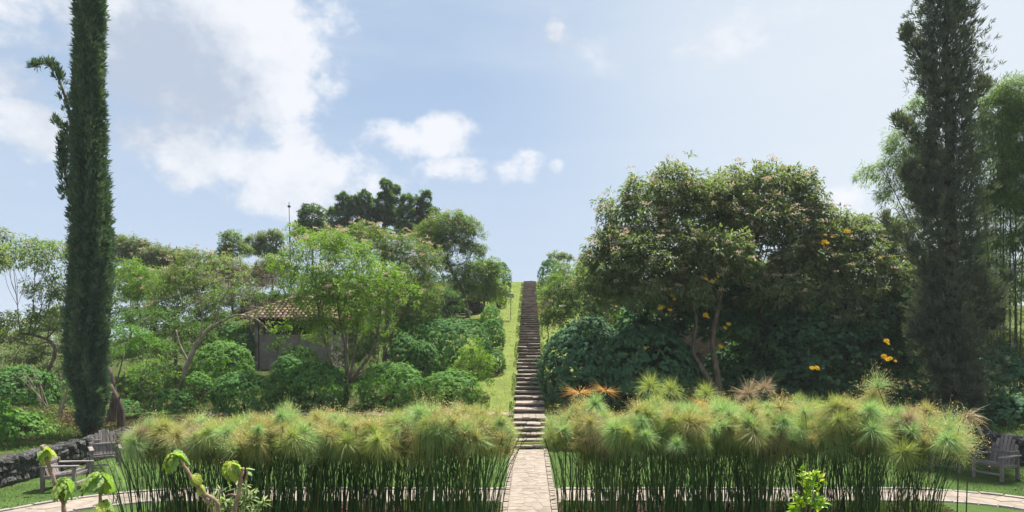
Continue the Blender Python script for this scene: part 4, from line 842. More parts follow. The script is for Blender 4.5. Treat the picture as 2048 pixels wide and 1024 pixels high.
# ------------------------------------------------------------------ hut with tiled roof, vehicle, mast, sign
def hut():
    root = empty('plastered_hut', (-11.6, 33.5, 2.1), 'small grey plastered hut with a hipped terracotta tile roof', 'hut')
    o0 = np.array([-11.6, 33.5, 2.1]); x0, x1, y0, y1 = -1.8, 1.8, 0, 3.0
    mb = MB(); zt = 1.72
    for (c, s) in [(((x0+x1)/2, .08, zt/2), (x1-x0-.3, .14, zt)), ((x0+.08, 1.5, zt/2), (.14, 2.8, zt)), ((x1-.08, 1.5, zt/2), (.14, 2.8, zt)), (((x0+x1)/2, 2.92, zt/2), (x1-x0-.3, .14, zt))]: mb.box(c, s)
    mb.build('wall', M_plaster, root)
    for cx_, cy_ in ((x0, .06), (x1, .06), (x0, 2.94), (x1, 2.94)):
        mb = MB(); mb.box((cx_, cy_, 1.2), (.17, .17, 2.42)); mb.build('post', M_plaster, root)
    for k in range(8):                                    # open wattle band below the eaves
        mb = MB(); mb.box((x0+.35+k*.42, .1, 2.06), (.07, .07, .68)); mb.build('stud', M_timber, root)
    mb = MB(); mb.box((0, .06, 2.40), (4.0, .14, .12)); mb.box((0, 2.94, 2.40), (4.0, .14, .12)); mb.box((x0, 1.5, 2.40), (.14, 2.7, .12)); mb.box((x1, 1.5, 2.40), (.14, 2.7, .12)); mb.build('beam', M_timber, root)
    # dark sheet behind the open band, stands in for the shade under the eaves
    mb = MB(); mb.box((0, 1.6, 2.05), (3.3, .05, .7)); mb.build('eave_shade_sheet', M_timber, root)
    ex0, ex1, ey0, ey1, ez = -2.4, 2.0, -.62, 3.6, 2.46; rx0, rx1, ry, rz = -.5, .5, 1.5, 3.52
    V = [(ex0, ey0, ez), (ex1, ey0, ez), (ex1, ey1, ez), (ex0, ey1, ez), (rx0, ry, rz), (rx1, ry, rz)]
    me = bpy.data.meshes.new('roof'); me.from_pydata(V, [], [(0, 1, 5, 4), (1, 2, 5), (2, 3, 4, 5), (3, 0, 4), (3, 2, 1, 0)]); me.materials.append(M_timber)
    rf = obj('roof', me, root)
    # half-round tiles on the four slopes
    def tile_mesh(k):
        r = random.Random(k); V = []; Fq = []; n = 6
        for j, (yy, rr, zz) in enumerate(((0, .085, .03), (.38, .066, 0))):
            for i in range(n+1):
                a = math.pi*i/n; V.append((rr*math.cos(a)*(1+r.uniform(-.04, .04)), yy, zz+rr*math.sin(a)*.95+r.uniform(-.003, .003)))
        for i in range(n+1): a = math.pi*i/n; V.append((.070*math.cos(a), .0, .03+.070*math.sin(a)*.95))
        for i in range(n): Fq.append((i, i+1, n+2+i, n+1+i)); Fq.append((i+1, i, 2*(n+1)+i, 2*(n+1)+i+1))
        me = bpy.data.meshes.new('tile'); me.from_pydata(V, [], Fq); me.materials.append(M_tile)
        for p in me.polygons: p.use_smooth = True
        return me
    TM = [tile_mesh(k) for k in range(4)]; r = random.Random(2)
    def slope(pA, pB, pC, pD, single):                    # eave A-B, ridge D-C
        pA, pB, pC, pD = (Vector(p) for p in (pA, pB, pC, pD)); u = (pB-pA).normalized(); nrm = u.cross((pD+pC)/2-(pA+pB)/2).normalized(); v = nrm.cross(u)
        H = ((pD-pA).dot(v)); Wd = (pB-pA).length; a1 = (pD-pA).dot(u); b1 = (pC-pA).dot(u); rows = int(H/.30)+1; stuff = MB()
        rot = Matrix((u, v, nrm)).transposed().to_4x4()
        for j in range(rows):
            y = j*.30; lo = a1*y/H; hi = Wd-(Wd-b1)*y/H; x = .11
            while x < Wd:
                if lo-.02 < x < hi+.02:
                    p = pA+u*(x+r.uniform(-.012, .012))+v*(y-.05)+nrm*(.03)
                    if single:
                        o = bpy.data.objects.new('tile', r.choice(TM)); link(o, rf); o.location = p; o.rotation_euler = (rot@Matrix.Rotation(r.uniform(-.05, .05), 4, 'Z')).to_euler()
                    else:
                        me = r.choice(TM); VV = np.array([(rot.to_3x3()@vv.co+p)[:] for vv in me.vertices]); stuff.add(VV, [tuple(q.vertices) for q in me.polygons])
                x += .22
        if not single: o = stuff.build('roof_tiling', M_tile, rf, True); tag(o, kind='stuff')
    A, B, Cc, D = V[0], V[1], V[2], V[3]; E, G = V[4], V[5]
    slope(A, B, G, E, True); slope(D, A, E, E, True); slope(B, Cc, G, G, False); slope(Cc, D, E, G, False)
    for (a, b) in ((A, E), (B, G), (E, G), (Cc, G), (D, E)):   # hip and ridge caps
        a = Vector(a); b = Vector(b); L = (b-a).length; n = int(L/.32); dv = (b-a).normalized(); q = dv.to_track_quat('Y', 'Z')
        for k in range(n):
            o = bpy.data.objects.new('ridge_tile', r.choice(TM)); link(o, rf); o.location = a+dv*(k*L/n)+Vector((0, 0, .09)); o.rotation_euler = q.to_euler(); o.scale = (1.25, 1.0, 1.1)
hut()
def vehicle():
    root = empty('parked_vehicle', (-14.5, 36.2, 1.95), 'dark parked vehicle with a pale roof rack showing between the round bush and the hut', 'vehicle', rz=R(8))
    def prism(name, prof, w_, mat, x=0, parent=root):
        n = len(prof); V = [(x-w_/2, y, z) for y, z in prof]+[(x+w_/2, y, z) for y, z in prof]
        me = bpy.data.meshes.new(name); me.from_pydata(V, [], [tuple(range(n))[::-1], tuple(range(n, 2*n))]+[(i, (i+1) % n, n+(i+1) % n, n+i) for i in range(n)]); me.materials.append(mat)
        o = obj(name, me, parent); bv = o.modifiers.new('bevel', 'BEVEL'); bv.width = .04; bv.segments = 2; return o
    prism('body', [(-2.2, .4), (2.2, .4), (2.2, 1.0), (1.9, 1.08), (1.5, 1.1), (-.9, 1.1), (-2.1, 1.0)], 1.75, M_black)
    prism('cabin', [(-1.0, 1.1), (2.0, 1.1), (1.85, 1.78), (-.45, 1.8)], 1.6, M_black)
    mb = MB(); mb.box((0, -.76, 1.46), (1.4, .03, .55), Matrix.Rotation(R(-38), 4, 'X')); mb.build('windshield', M_glass, root)
    for s in (-1, 1): mb = MB(); mb.box((s*.805, .75, 1.45), (.02, 2.1, .44)); mb.build('side_window', M_glass, root)
    for s in (-1, 1):
        mb = MB(); mb.box((s*.6, -2.2, .8), (.3, .06, .16)); mb.build('headlight', M_silver, root)
    mb = MB(); mb.box((0, -2.22, .62), (1.7, .1, .16)); mb.build('bumper', M_silver, root)
    mb = MB()
    for y in (-.1, .5, 1.1, 1.7): mb.box((0, y, 1.9), (1.4, .05, .05))
    for s in (-1, 1): mb.box((s*.68, .8, 1.93), (.05, 2.0, .05)); mb.box((s*.68, 0, 1.84), (.05, .05, .14)); mb.box((s*.68, 1.6, 1.84), (.05, .05, .14))
    mb.build('roof_rack', M_silver, root)
    for sx in (-.8, .8):
        for sy in (-1.4, 1.4):
            mb = MB(); mb.tube([(sx-.11, sy, .36), (sx+.11, sy, .36)], .36, 18); wl = mb.build('wheel', M_black, root)
            mb = MB(); mb.tube([(sx-.12, sy, .36), (sx+.12, sy, .36)], .18, 12); mb.build('rim', M_silver, wl)
vehicle()
b = ground_at(583, 48); rt = empty('mast', b, 'thin dark mast standing above the trees behind the hut', 'mast')
mb = MB(); top = PX(578, 404, 48)-b; mb.tube([(0, 0, -.3), top*.78], .05, 8); mb.build('pole', M_black, rt)
mb = MB(); mb.tube([top*.78, top], .022, 6); mb.build('tip', M_black, rt)
mb = MB(); mb.tube([top*.80-np.array([0, 0, .1]), top*.80+np.array([0, 0, .1])], .09, 8); mb.build('collar', M_black, rt)
mb = MB(); mb.box(top*.96, (.16, .16, .12)); mb.build('fitting', M_black, rt)
def sign():
    d = 44.0; b = ground_at(1021.5, d); rt = empty('information_sign', b, 'small black framed sign on a thin post in the grass left of the stairs', 'sign')
    zc = EYE+(HY-591.5)*d/F-b[2]; mb = MB(); mb.tube([(0, .03, -.2), (0, .03, zc-.05)], .018, 6); mb.build('post', M_black, rt)
    mb = MB(); mb.box((0, 0, zc), (.38, .03, .22)); pn = mb.build('panel', M_black, rt)
    mb = MB(); mb.box((-.01, -.0175, zc), (.29, .004, .15)); mb.build('printed_sheet', M_print, pn)
sign()

# ------------------------------------------------------------------ lawn chairs
def board(parent, name, c, size, rot=None, mesh=None, chamf=.006):
    """length axis = local z so the grain runs along it"""
    bm = bmesh.new(); bmesh.ops.create_cube(bm, size=1)
    for v in bm.verts: v.co = Vector((v.co.x*size[0], v.co.y*size[1], v.co.z*size[2]))+Vector((rng.uniform(-.003, .003), rng.uniform(-.003, .003), 0))
    bmesh.ops.bevel(bm, geom=bm.edges[:], offset=chamf, segments=1, affect='EDGES')
    me = bpy.data.meshes.new(name); bm.to_mesh(me); bm.free(); me.materials.append(M_wood)
    o = obj(name, me, parent, c)
    if rot is not None: o.rotation_euler = rot
    return o
def chair(label, x, y, rz, sc=1.0):
    """local: sitter looks along -y"""
    rt = empty('garden_chair', (x, y, 0), label, 'chair', 'weathered wooden armchairs round the lawn', rz); rt.scale = (sc,)*3
    for s in (-1, 1):
        board(rt, 'leg', (s*.30, -.30, .26), (.07, .07, .52)); board(rt, 'leg', (s*.30, .34, .33), (.07, .07, .66))
        board(rt, 'armrest', (s*.31, .0, .545), (.10, .035, .80), (R(90), 0, 0))
        board(rt, 'side_rail', (s*.30, .02, .33), (.03, .07, .60), (R(90-6), 0, 0))
    board(rt, 'front_rail', (0, -.325, .16), (.05, .04, .56), (0, R(90), 0)); board(rt, 'front_rail', (0, -.325, .35), (.07, .03, .56), (0, R(90), 0))
    board(rt, 'rear_rail', (0, .34, .60), (.06, .035, .56), (0, R(90), 0))
    for k in range(6): board(rt, 'seat_slat', (0, -.27+k*.10, .39-.018*k), (.088, .022, .60), (0, R(90), R(0)))
    tilt = R(-20)
    for k in range(7):
        t = (k-3); L = .74-.022*t*t; xo = t*.076
        o = board(rt, 'back_slat', (xo*1.04, .24+math.sin(-tilt)*L/2, .27+math.cos(tilt)*L/2), (.070, .02, L), (tilt, R(t*.9), 0))
    board(rt, 'back_brace', (0, .425, .70), (.05, .025, .50), (tilt, R(90), 0))
chair('weathered wooden armchair at the far right, whole and facing left', 12.02, 17.62, R(-62), 1.12)
chair('weathered wooden armchair half hidden by the right end of the papyrus', 11.45, 18.7, R(-42), 1.05)
chair('weathered wooden armchair by the left wall, seen from the side behind a foreground stem', -11.15, 16.45, R(97), 1.08)
chair('weathered wooden armchair beside the cypress trunk, its fan back facing forward', -11.75, 18.9, R(36), 1.08)

# ------------------------------------------------------------------ papyrus
def umbel_mesh(seed, nray, L, lo, hi, droop, seeds=0, flop=0.0, mat=None, rw=.0029):
    r = np.random.default_rng(seed); th = r.uniform(0, 2*math.pi, nray); el = np.radians(r.uniform(lo, hi, nray)); l = L*r.uniform(.7, 1.1, nray)
    d0 = np.stack([np.cos(th)*np.cos(el), np.sin(th)*np.cos(el), np.sin(el)], -1); d0[:, 0] += flop; d0 = norm(d0)
    S = np.array([0, .35, .7, 1.0]); P = d0[:, None]*(l[:, None]*S[None])[..., None]; P[..., 2] -= droop*(l[:, None]*S[None])**2*np.cos(el)[:, None]/L
    P += (r.normal(size=(nray, 1, 3))*.20)*(S**2)[None, :, None]*L+r.normal(size=(nray, 4, 3))*.022*L*S[None, :, None]
    side = norm(np.cross(d0, r.normal(size=(nray, 3)))); wd = np.array([.7, 1.0, .8, .25])*rw
    A = P-side[:, None]*wd[None, :, None]/1; B = P+side[:, None]*wd[None, :, None]
    V = np.stack([A, B], 2).reshape(-1, 3); q = []
    base = np.arange(nray)*8
    for k in range(3): q.append(np.stack([base+2*k, base+2*k+1, base+2*k+3, base+2*k+2], -1))
    q = np.vstack(q); tint = np.repeat(r.random(nray), 8); nq = len(q); mid = np.zeros(nq, int); mats = [mat]
    mb = MB(); mb.tube([(0, 0, -.05), (0, 0, .02), (0, 0, .06)], [.010, .020, .006], 6)
    BV = np.vstack(mb.v); off = len(V); V = np.vstack([V, BV]); q = np.vstack([q, np.vstack(mb.q)+off]); mid = np.concatenate([mid, np.full(len(mb.q[0]), 1)]); tint = np.concatenate([tint, np.zeros(len(BV))]); mats.append(M_sheath)
    if seeds:
        k = r.integers(0, nray, seeds); pos = P[k, 3]+r.normal(size=(seeds, 3))*.022; SV, SF, ST = cards(pos, r.normal(size=(seeds, 3)), r.normal(size=(seeds, 3)), .028, .018, 'quad', r.random(seeds))
        off = len(V); V = np.vstack([V, SV]); q = np.vstack([q, SF+off]); mid = np.concatenate([mid, np.full(len(SF), 2)]); tint = np.concatenate([tint, ST]); mats.append(M_seed)
    return mesh_np('umbel', V, [q], mats, tint=tint, midx=mid)
UMB = []
for c, wts in (('green', 5), ('lime', 4.5), ('olive', 5), ('tan', 1.5)):
    for k in range(2):
        UMB.append((umbel_mesh(10+k+int(wts*7)+ord(c[0]), 560, .34, -30, 86, .62, 0, mat=UM[c]), wts*.5))
        if c != 'tan': UMB.append((umbel_mesh(50+k+int(wts*7)+ord(c[0]), 430, .36, -12, 88, .50, 0, mat=UM[c]), wts*.35))
for k in range(2): UMB.append((umbel_mesh(90+k, 200, .34, 0, 85, .35, 240, mat=UM['olive']), 2.4)); UMB.append((umbel_mesh(95+k, 200, .34, 0, 85, .35, 200, mat=UM['green']), 1.4))
U_OR = umbel_mesh(200, 130, .38, -4, 36, .25, 0, mat=UM['orange'], rw=.0032); U_TAN = umbel_mesh(201, 200, .40, -12, 75, .4, 0, mat=UM['tan'], rw=.0045)
U_FLOP = umbel_mesh(202, 120, .50, -30, 60, .8, 0, flop=.9, mat=UM['tan'], rw=.007); U_BR = umbel_mesh(203, 380, .42, -15, 86, .6, 0, mat=UM['lime']); U_SEED = umbel_mesh(204, 180, .48, 0, 85, .35, 330, mat=UM['green'])
uw = np.array([u[1] for u in UMB]); uw /= uw.sum()
ENV_W = lambda x, s: 9*math.sin(x*.021+s)+7*math.sin(x*.047+2*s)
ENV_L = ([230, 262, 330, 400, 450, 560, 620, 700, 800, 900, 960, 1030], [925, 905, 868, 856, 862, 860, 856, 850, 838, 838, 838, 850])
ENV_R = ([1090, 1130, 1180, 1240, 1290, 1340, 1400, 1450, 1530, 1620, 1680, 1760, 1800, 1850, 1900, 1945, 1975], [865, 840, 830, 832, 812, 810, 828, 836, 815, 822, 818, 815, 826, 836, 860, 885, 915])
def papyrus_bed(x0, x1, env, nclump, label, group, seed):
    r = np.random.default_rng(seed); cells = []
    xs_ = np.linspace(x0, x1, nclump)
    for i, cx_ in enumerate(xs_):
        cy_ = [13.6, 12.3, 13.0][i % 3]+r.uniform(-.2, .2); cells.append((cx_+r.uniform(-.2, .2), cy_+r.uniform(-.25, .25)))
    edge_l, edge_r = x0, x1
    for i, (cx_, cy_) in enumerate(cells):
        root = empty('papyrus_clump', (cx_, cy_, 0), label, 'papyrus', group); mb = []; nst = 52; q_all, v_all, t_all, off = [], [], [], 0
        for k in range(nst):
            a = r.uniform(0, 2*math.pi); rr = .33*math.sqrt(r.random()); bx, by = rr*math.cos(a)*1.2, rr*math.sin(a)
            lean = r.normal(0, .34 if r.random() < .25 else .2)+bx*.6; 
            if i < 3: lean += -.22*(3-i)/3*(1 if x0 < -3 else .1)
            if i >= nclump-3: lean += .30*(i-nclump+4)/3*(1 if x1 > 3 else .1)
            ly = r.normal(0, .20)+by*.3
            tx, ty = bx+lean, by+ly; Yt = cy_+ty; pxx = CX+F*(cx_+tx)/Yt
            ptop = np.interp(pxx, *env)+ENV_W(pxx, seed)+15; u = r.random()
            py = ptop+r.normal(-4, 13)+(888-ptop)*u**1.15 if k < 42 else r.uniform(850, 915)
            py = min(py, 918); zt = EYE-(py-HY)*Yt/F
            p = curve([(bx, by, -.03), (bx+lean*.35, by+ly*.35, zt*.55), (tx, ty, zt)], 5)
            rad = np.linspace(.0090, .0050, len(p))*r.uniform(.7, 1.25); m1 = MB(); m1.tube(p, rad, 4, cap=False); V = np.vstack(m1.v); Q = np.vstack(m1.q)
            v_all.append(V); q_all.append(Q+off); off += len(V); t_all.append(np.clip(np.full(len(V), r.random()*.72 if r.random() > .10 else 1.0)+.35*(V[:, 2] < .35)*r.random(), 0, 1))
            if k < 44 and not (1026 < pxx < 1096) and 262 < pxx < 1925:
                me = UMB[r.choice(len(UMB), p=uw)][0]
                if cx_+tx > 7.2 and r.random() < .3: me = U_SEED
                o = bpy.data.objects.new('umbel', me); link(o, root); o.location = (tx, ty, zt); s_ = r.uniform(.50, 1.0); o.scale = (s_, s_, s_*r.uniform(.8, 1.1)); o.rotation_euler = (ly*.8+r.normal(0, .32), lean*.8+r.normal(0, .32), r.uniform(0, 6.28))
        st = obj('stems', mesh_np('stems', np.vstack(v_all), [np.vstack(q_all)], [M_stem], tint=np.concatenate(t_all)), root); tag(st, kind='stuff')
papyrus_bed(-6.9, -.98, ENV_L, 20, 'papyrus clump with feathery heads in the bed left of the path', 'papyrus clumps in the bed left of the path', 5)
papyrus_bed(1.0, 7.25, ENV_R, 21, 'papyrus clump with feathery heads in the bed right of the path', 'papyrus clumps in the bed right of the path', 6)
def lone(label, items, d):
    b = np.array([(items[0][0]-CX)*d/F, d, 0]); root = empty('papyrus_clump', b, label, 'papyrus')
    for (px, py, me, s, tx_, ty_) in items:
        p = PX(px, py, d)-b; mb = MB(); bs = np.array([p[0]*.4, p[1], -.03]); pth = curve([bs, (bs+p)/2+np.array([.03, 0, .1]), p], 7); mb.tube(pth, np.linspace(.013, .008, len(pth)), 5); me_s = mb.mesh('stem', [M_stem], tint=np.full(mb.n, .4)); obj('stem', me_s, root)
        o = bpy.data.objects.new('umbel', me); link(o, root); o.location = p; o.scale = (s,)*3; o.rotation_euler = (ty_, tx_, 0)
lone('papyrus with two flat orange heads at the left end of the right bed', [(1160, 786, U_OR, .95, -.1, .1), (1212, 782, U_OR, .75, .1, .15)], 13.9)
lone('papyrus with a single flat bright orange head below the forked trunk', [(1418, 812, U_OR, .95, 0, .05)], 13.4)
lone('papyrus with dry grey-tan heads standing tall in the middle of the right bed', [(1530, 778, U_TAN, .8, .1, 0), (1498, 790, U_TAN, .95, -.2, 0)], 13.7)
lone('papyrus with a dead pale head flopping right at the far end of the right bed', [(1932, 832, U_FLOP, .85, .2, 0)], 13.6)
lone('papyrus with a wide head of golden seeds drooping over the right end chair', [(1913, 886, U_SEED, 1.15, .2, .1), (1755, 775, U_SEED, .8, 0, 0)], 13.2)
lone('papyrus with tall bright green fountain heads, tallest on the left half of the right bed', [(1300, 775, U_BR, .95, 0, 0), (1340, 782, U_BR, .85, .1, 0), (1412, 790, U_BR, .85, 0, 0)], 13.8)
lone('papyrus with a head of golden seeds in the left bed', [(860, 850, U_SEED, 1.05, 0, 0), (840, 832, U_SEED, .8, 0, 0)], 12.6)
for lab, px, py, d in (('small papyrus standing on the lawn in front of the left chairs', 226, 938, 15.0),):
    lone(lab, [(px, py, UMB[0][0], .62, 0, 0), (px+14, py+22, UMB[0][0], .5, .2, 0)], d)
# strappy leaves in the beds
def straps(px, d, lab, n=26, L=.6):
    b = ground_at(px, d); b[2] = 0; rt = empty('strappy_plant', b, lab, 'plant'); Vs, Qs, Ts, off = [], [], [], 0
    for k in range(n):
        a = random.uniform(0, 6.28); l = L*random.uniform(.6, 1.2); S = np.linspace(0, 1, 6); hx = .55*l*S**1.4; z = l*(S*1.15-.75*S**2.6)
        P = np.stack([hx*math.cos(a), hx*math.sin(a), z], -1); sd = np.array([-math.sin(a), math.cos(a), 0])*.011; wv = np.array([.6, 1, 1, .9, .6, .1])[:, None]
        V = np.stack([P-sd*wv, P+sd*wv], 1).reshape(-1, 3); i = np.arange(5)*2; Qs.append(np.stack([i, i+1, i+3, i+2], -1)+off); Vs.append(V); off += len(V); Ts.append(np.full(len(V), random.random()))
    o = obj('leaves', mesh_np('leaves', np.vstack(Vs), [np.vstack(Qs)], [M_weed], tint=np.concatenate(Ts)), rt); tag(o, kind='stuff')
straps(1505, 14.6, 'strappy green plant at the foot of the right bed, nearest the path'); straps(1560, 14.3, 'strappy green plant right of the first one at the foot of the right bed'); straps(1720, 14.6, 'strappy green plant near the right end of the right bed', 30, .7)
straps(660, 14.7, 'strappy green plant at the foot of the left bed'); straps(930, 14.7, 'strappy green plant in the left bed close to the straight path')

# ------------------------------------------------------------------ grass, ground cover, litter (uncountable)
def scatter(name, label, cat, mat, n, region, l, wd, up=1.0, tpl='quad', avoid=None, zoff=0, bias=None):
    X = rng.uniform(region[0], region[1], n); Y = rng.uniform(region[2], region[3], n)
    if bias: Y = region[2]+(region[3]-region[2])*rng.random(n)**bias
    k = np.ones(n, bool)
    if avoid is not None: k = avoid(X, Y)
    X, Y = X[k], Y[k]; Z = gz(X, Y)+zoff; n = len(X); pos = np.stack([X, Y, Z], -1)
    ax = norm(np.array([0, 0, up])+.55*randdir(n)*np.array([1, 1, .2])); nr = norm(randdir(n)*np.array([1, 1, .3]))
    pat = .5+.25*np.sin(X*1.3+Y*.7)+.25*np.sin(X*.4-Y*1.9)
    V = cards(pos, ax, nr, l*rng.uniform(.5, 1.3, n), wd*rng.uniform(.7, 1.3, n), tpl, np.clip(.45*pat+.55*rng.random(n), 0, 1))
    o = obj(name, cards_mesh(name, [V], [mat]), None); return tag(o, label, cat, kind='stuff')
def on_lawn(X, Y):
    s = np.ones(len(X), bool); s &= ~((np.abs(X) < .64)); s &= ~((Y < 16.5) & (X > -7.7) & (X < 8.8))
    for cx_, cy_, ro in ((8.8, 13.1, 3.38), (-7.7, 12.7, 3.78)): s &= ~((np.hypot(X-cx_, Y-cy_) < ro) & (Y > 12.7))
    return s & ((X > -11.4) | (Y > 12.7))
scatter('grass', 'short mown grass of the lawn', 'grass', M_grass, 90000, (XL+.3, XR-.3, 13.2, YW-.15), .05, .008, avoid=on_lawn, zoff=.055)
off_path = lambda X, Y: (np.abs(X) > .63) & ~((X < -.6) & (np.abs(Y-25.15) < .52)) & ((X < XL-.4) | (X > XR+.4) | (Y > YW+.45))
scatter('bank_grass', 'grass on the strip beside the stairs', 'grass', M_bank, 70000, (-3.2, 3.2, 22.6, 68.5), .05, .014, avoid=off_path)
scatter('hill_grass', 'rough grass and weeds on the hillside', 'grass', M_weed, 70000, (-24, 20, 20, 70), .15, .028, avoid=lambda X, Y: off_path(X, Y) & (np.abs(X) > 2.2), bias=1.6)
scatter('ground_cover', 'leafy ground cover on the slope at the left', 'ground cover', M_weed, 26000, (-19, -1.6, 18, 31), .09, .06, up=.5, tpl='leaf', avoid=lambda X, Y: off_path(X, Y) & (np.sin(X*1.1+Y*.9)+np.sin(X*.5-Y*1.3) > -.5))
scatter('leaf_litter', 'dead leaves scattered on the left slope', 'leaf litter', M_litter, 12000, (-18, -8, 19, 29), .08, .05, up=.15, tpl='leaf', avoid=off_path, zoff=.01)
scatter('leaf_litter', 'thick brown leaf litter round the foot of the cypress', 'leaf litter', M_litter, 9000, (-16.5, -10.5, 21.5, 26), .10, .06, up=.1, tpl='leaf', avoid=lambda X, Y: off_path(X, Y) & (np.hypot((X+13)/3, (Y-23.6)/2) < 1), zoff=.03)
scatter('bed_litter', 'dead stalks and leaves on the soil of the papyrus beds', 'leaf litter', M_litter, 6000, (-7.8, 8.9, 13.2, 14.9), .09, .02, up=.15, zoff=.065, avoid=lambda X, Y: np.abs(X) > .66)
scatter('bed_weeds', 'low weeds between the papyrus stems', 'ground cover', M_weed, 14000, (-7.8, 8.7, 12.2, 14.9), .14, .02, up=1.0, zoff=.065, avoid=lambda X, Y: (np.abs(X) > .66) & (np.sin(X*2.3)+np.sin(X*.9+Y) > -.6))

def stair_edge(X, Y): return (np.abs(X) > .50) & (np.abs(X) < .78)
scatter('edge_grass', 'grass tufts creeping over both ends of the steps', 'grass', M_grass, 26000, (-.8, .8, 22.5, 67), .11, .018, avoid=lambda X, Y: stair_edge(X, Y) & (np.sin(Y*3.1)+np.sin(Y*1.3+X*9) > -.7), zoff=.05)
scatter('fallen_leaves', 'yellowed leaves fallen on the lawn', 'fallen leaves', M_litter, 1500, (XL+.3, XR-.3, 13.2, YW-.15), .07, .035, up=.1, tpl='leaf', avoid=on_lawn, zoff=.085)
# ferns on the left slope
def fern(px, d, lab):
    b = ground_at(px, d); rt = empty('fern', b, lab, 'fern'); P, A, N_, L_ = [], [], [], []
    for k in range(14):
        a = k/14*6.28+random.uniform(-.2, .2); l = random.uniform(.45, .7)
        for s in np.linspace(.12, 1, 16):
            c = np.array([math.cos(a)*l*s*.9, math.sin(a)*l*s*.9, l*(s*.9-.75*s*s)+.05]); sd = np.array([-math.sin(a), math.cos(a), -.1])
            for g_ in (-1, 1): P.append(c); A.append(sd*g_+np.array([math.cos(a), math.sin(a), 0])*.35); N_.append((0, 0, 1)); L_.append(.13*(1.05-s)+.02)
    V = cards(np.array(P), np.array(A), np.array(N_, float), np.array(L_), .03, 'quad'); obj('frond', cards_mesh('frond', [V], [M_weed]), rt)
for px, d, lab in ((288, 25.2, 'green fern on the slope, left of three near the wall'), (262, 24.2, 'green fern nearest the cypress trunk'), (318, 24.6, 'green fern closest to the papyrus on the left slope')): fern(px, d, lab)

# ------------------------------------------------------------------ foreground plants
def big_leaf_mesh(seed, L=.17):
    """crinkled, scalloped broad leaf; grows along +x from the origin, upper side +z"""
    r = random.Random(seed); nu, nv = 15, 12; V = []; Fq = []
    for i in range(nu+1):
        u = i/nu; hw = .46*math.sin(math.pi*min(1, u*.93+.05))**.62*(1-.18*u); hw *= .82+.20*abs(math.sin(u*19+seed))
        for j in range(-nv//2, nv//2+1):
            v = j/(nv/2); y = hw*v; x = u+.08*abs(v)*(1-u)-.09*abs(v)
            z = -.55*u*u+.16*abs(v)*hw*2*(1-.7*u)-.30*(v*hw*2)**2*.6+.045*math.sin(u*26-abs(v)*9+seed)*(.3+abs(v))+.035*math.sin(v*14+u*7+seed)+r.uniform(-.006, .006)
            V.append((x*L, y*L, z*L))
    w_ = nv+1
    for i in range(nu):
        for j in range(nv): Fq.append((i*w_+j, i*w_+j+1, (i+1)*w_+j+1, (i+1)*w_+j))
    me = bpy.data.meshes.new('leaf'); me.from_pydata(V, [], Fq); me.materials.append(M_fgleaf)
    for p in me.polygons: p.use_smooth = True
    return me
def fg_mat():
    m, t = newmat('crinkled_leaf'); co = t.n('ShaderNodeTexCoord').outputs['Object']; s = t.n('ShaderNodeSeparateXYZ', i_0=co)
    oi = t.n('ShaderNodeObjectInfo').outputs['Random']; nz = t.noise(co, 40, 5).outputs[0]
    c = t.ramp(t.math('ADD', t.math('MULTIPLY', nz, .5), t.math('MULTIPLY', oi, .5)), [(.2, (.13, .24, .09)), (.45, (.20, .32, .12)), (.62, (.27, .36, .09)), (.8, (.38, .42, .05))])
    vein = t.math('ABSOLUTE', s.outputs[1]); c = t.mix(t.mrange(vein, .0025, .0005), c, (.38, .46, .24, 1))
    wv = t.n('ShaderNodeTexWave', i_Vector=t.n('ShaderNodeCombineXYZ', i_0=t.math('SUBTRACT', s.outputs[0], t.math('MULTIPLY', vein, .8))).outputs[0], i_Scale=28.0); c = t.mix(t.math('MULTIPLY', t.mrange(wv.outputs[1], .85, 1), .35), c, (.36, .44, .22, 1))
    p = t.n('ShaderNodeBsdfPrincipled', i_Roughness=.6, i_Base_Color=c); b = t.n('ShaderNodeBump', i_Strength=.6, i_Distance=.004, i_Height=t.noise(co, 160, 4).outputs[0]); t.nt.links.new(b.outputs[0], p.inputs['Normal'])
    tr = t.n('ShaderNodeBsdfTranslucent', i_Color=t.mix(1.0, c, (1.5, 1.6, .5, 1), 'MULTIPLY')); finish(t, t.n('ShaderNodeMixShader', i_0=.42, i_1=p.outputs[0], i_2=tr.outputs[0]).outputs[0]); return m
M_fgleaf = fg_mat(); BL = [big_leaf_mesh(k) for k in range(5)]
def fg_plant(label, d, stems, leaves):
    x0, y0 = stems[0][0][0]; b = np.array([(x0-CX)*d/F, d, float(gz((x0-CX)*d/F, d))]); root = empty('broad_leaved_shrub', b, label, 'shrub')
    for k, (pts, rad) in enumerate(stems):
        P = [PX(p[0], p[1], d)-b for p in pts]
        if pts[0][1] >= 1020: P = [np.array([P[0][0]*.6, 0, -.05])]+P
        c = curve(P, 26); n = len(c); rr = .82*np.linspace(rad*1.25, rad, n)*(1+.12*np.sin(np.arange(n)*1.9)+.06*rng.normal(size=n)); c = c+rng.normal(0, rad*.12, c.shape); mb = MB(); mb.tube(c, rr, 9); mb.build('stem', M_fgbark, root, True)
    for (px, py, s, yaw, pitch, roll) in leaves:
        s *= .86
        o = bpy.data.objects.new('leaf', BL[int(rng.integers(5))]); link(o, root); o.location = PX(px, py, d+rng.uniform(-.04, .04))-b; o.scale = (s,)*3; o.rotation_euler = (R(roll), R(pitch), R(yaw))
def rosette(px, py, n, s, tilt=0, seed=0, spread=360, yaw0=0):
    r = random.Random(seed+px); out = []
    for k in range(n):
        yaw = yaw0+spread*k/n+r.uniform(-18, 18); out.append((px+r.uniform(-2, 2), py+r.uniform(-3, 4), s*r.uniform(.72, 1.1), yaw, r.uniform(8, 72), r.uniform(-30, 30)))
    return out
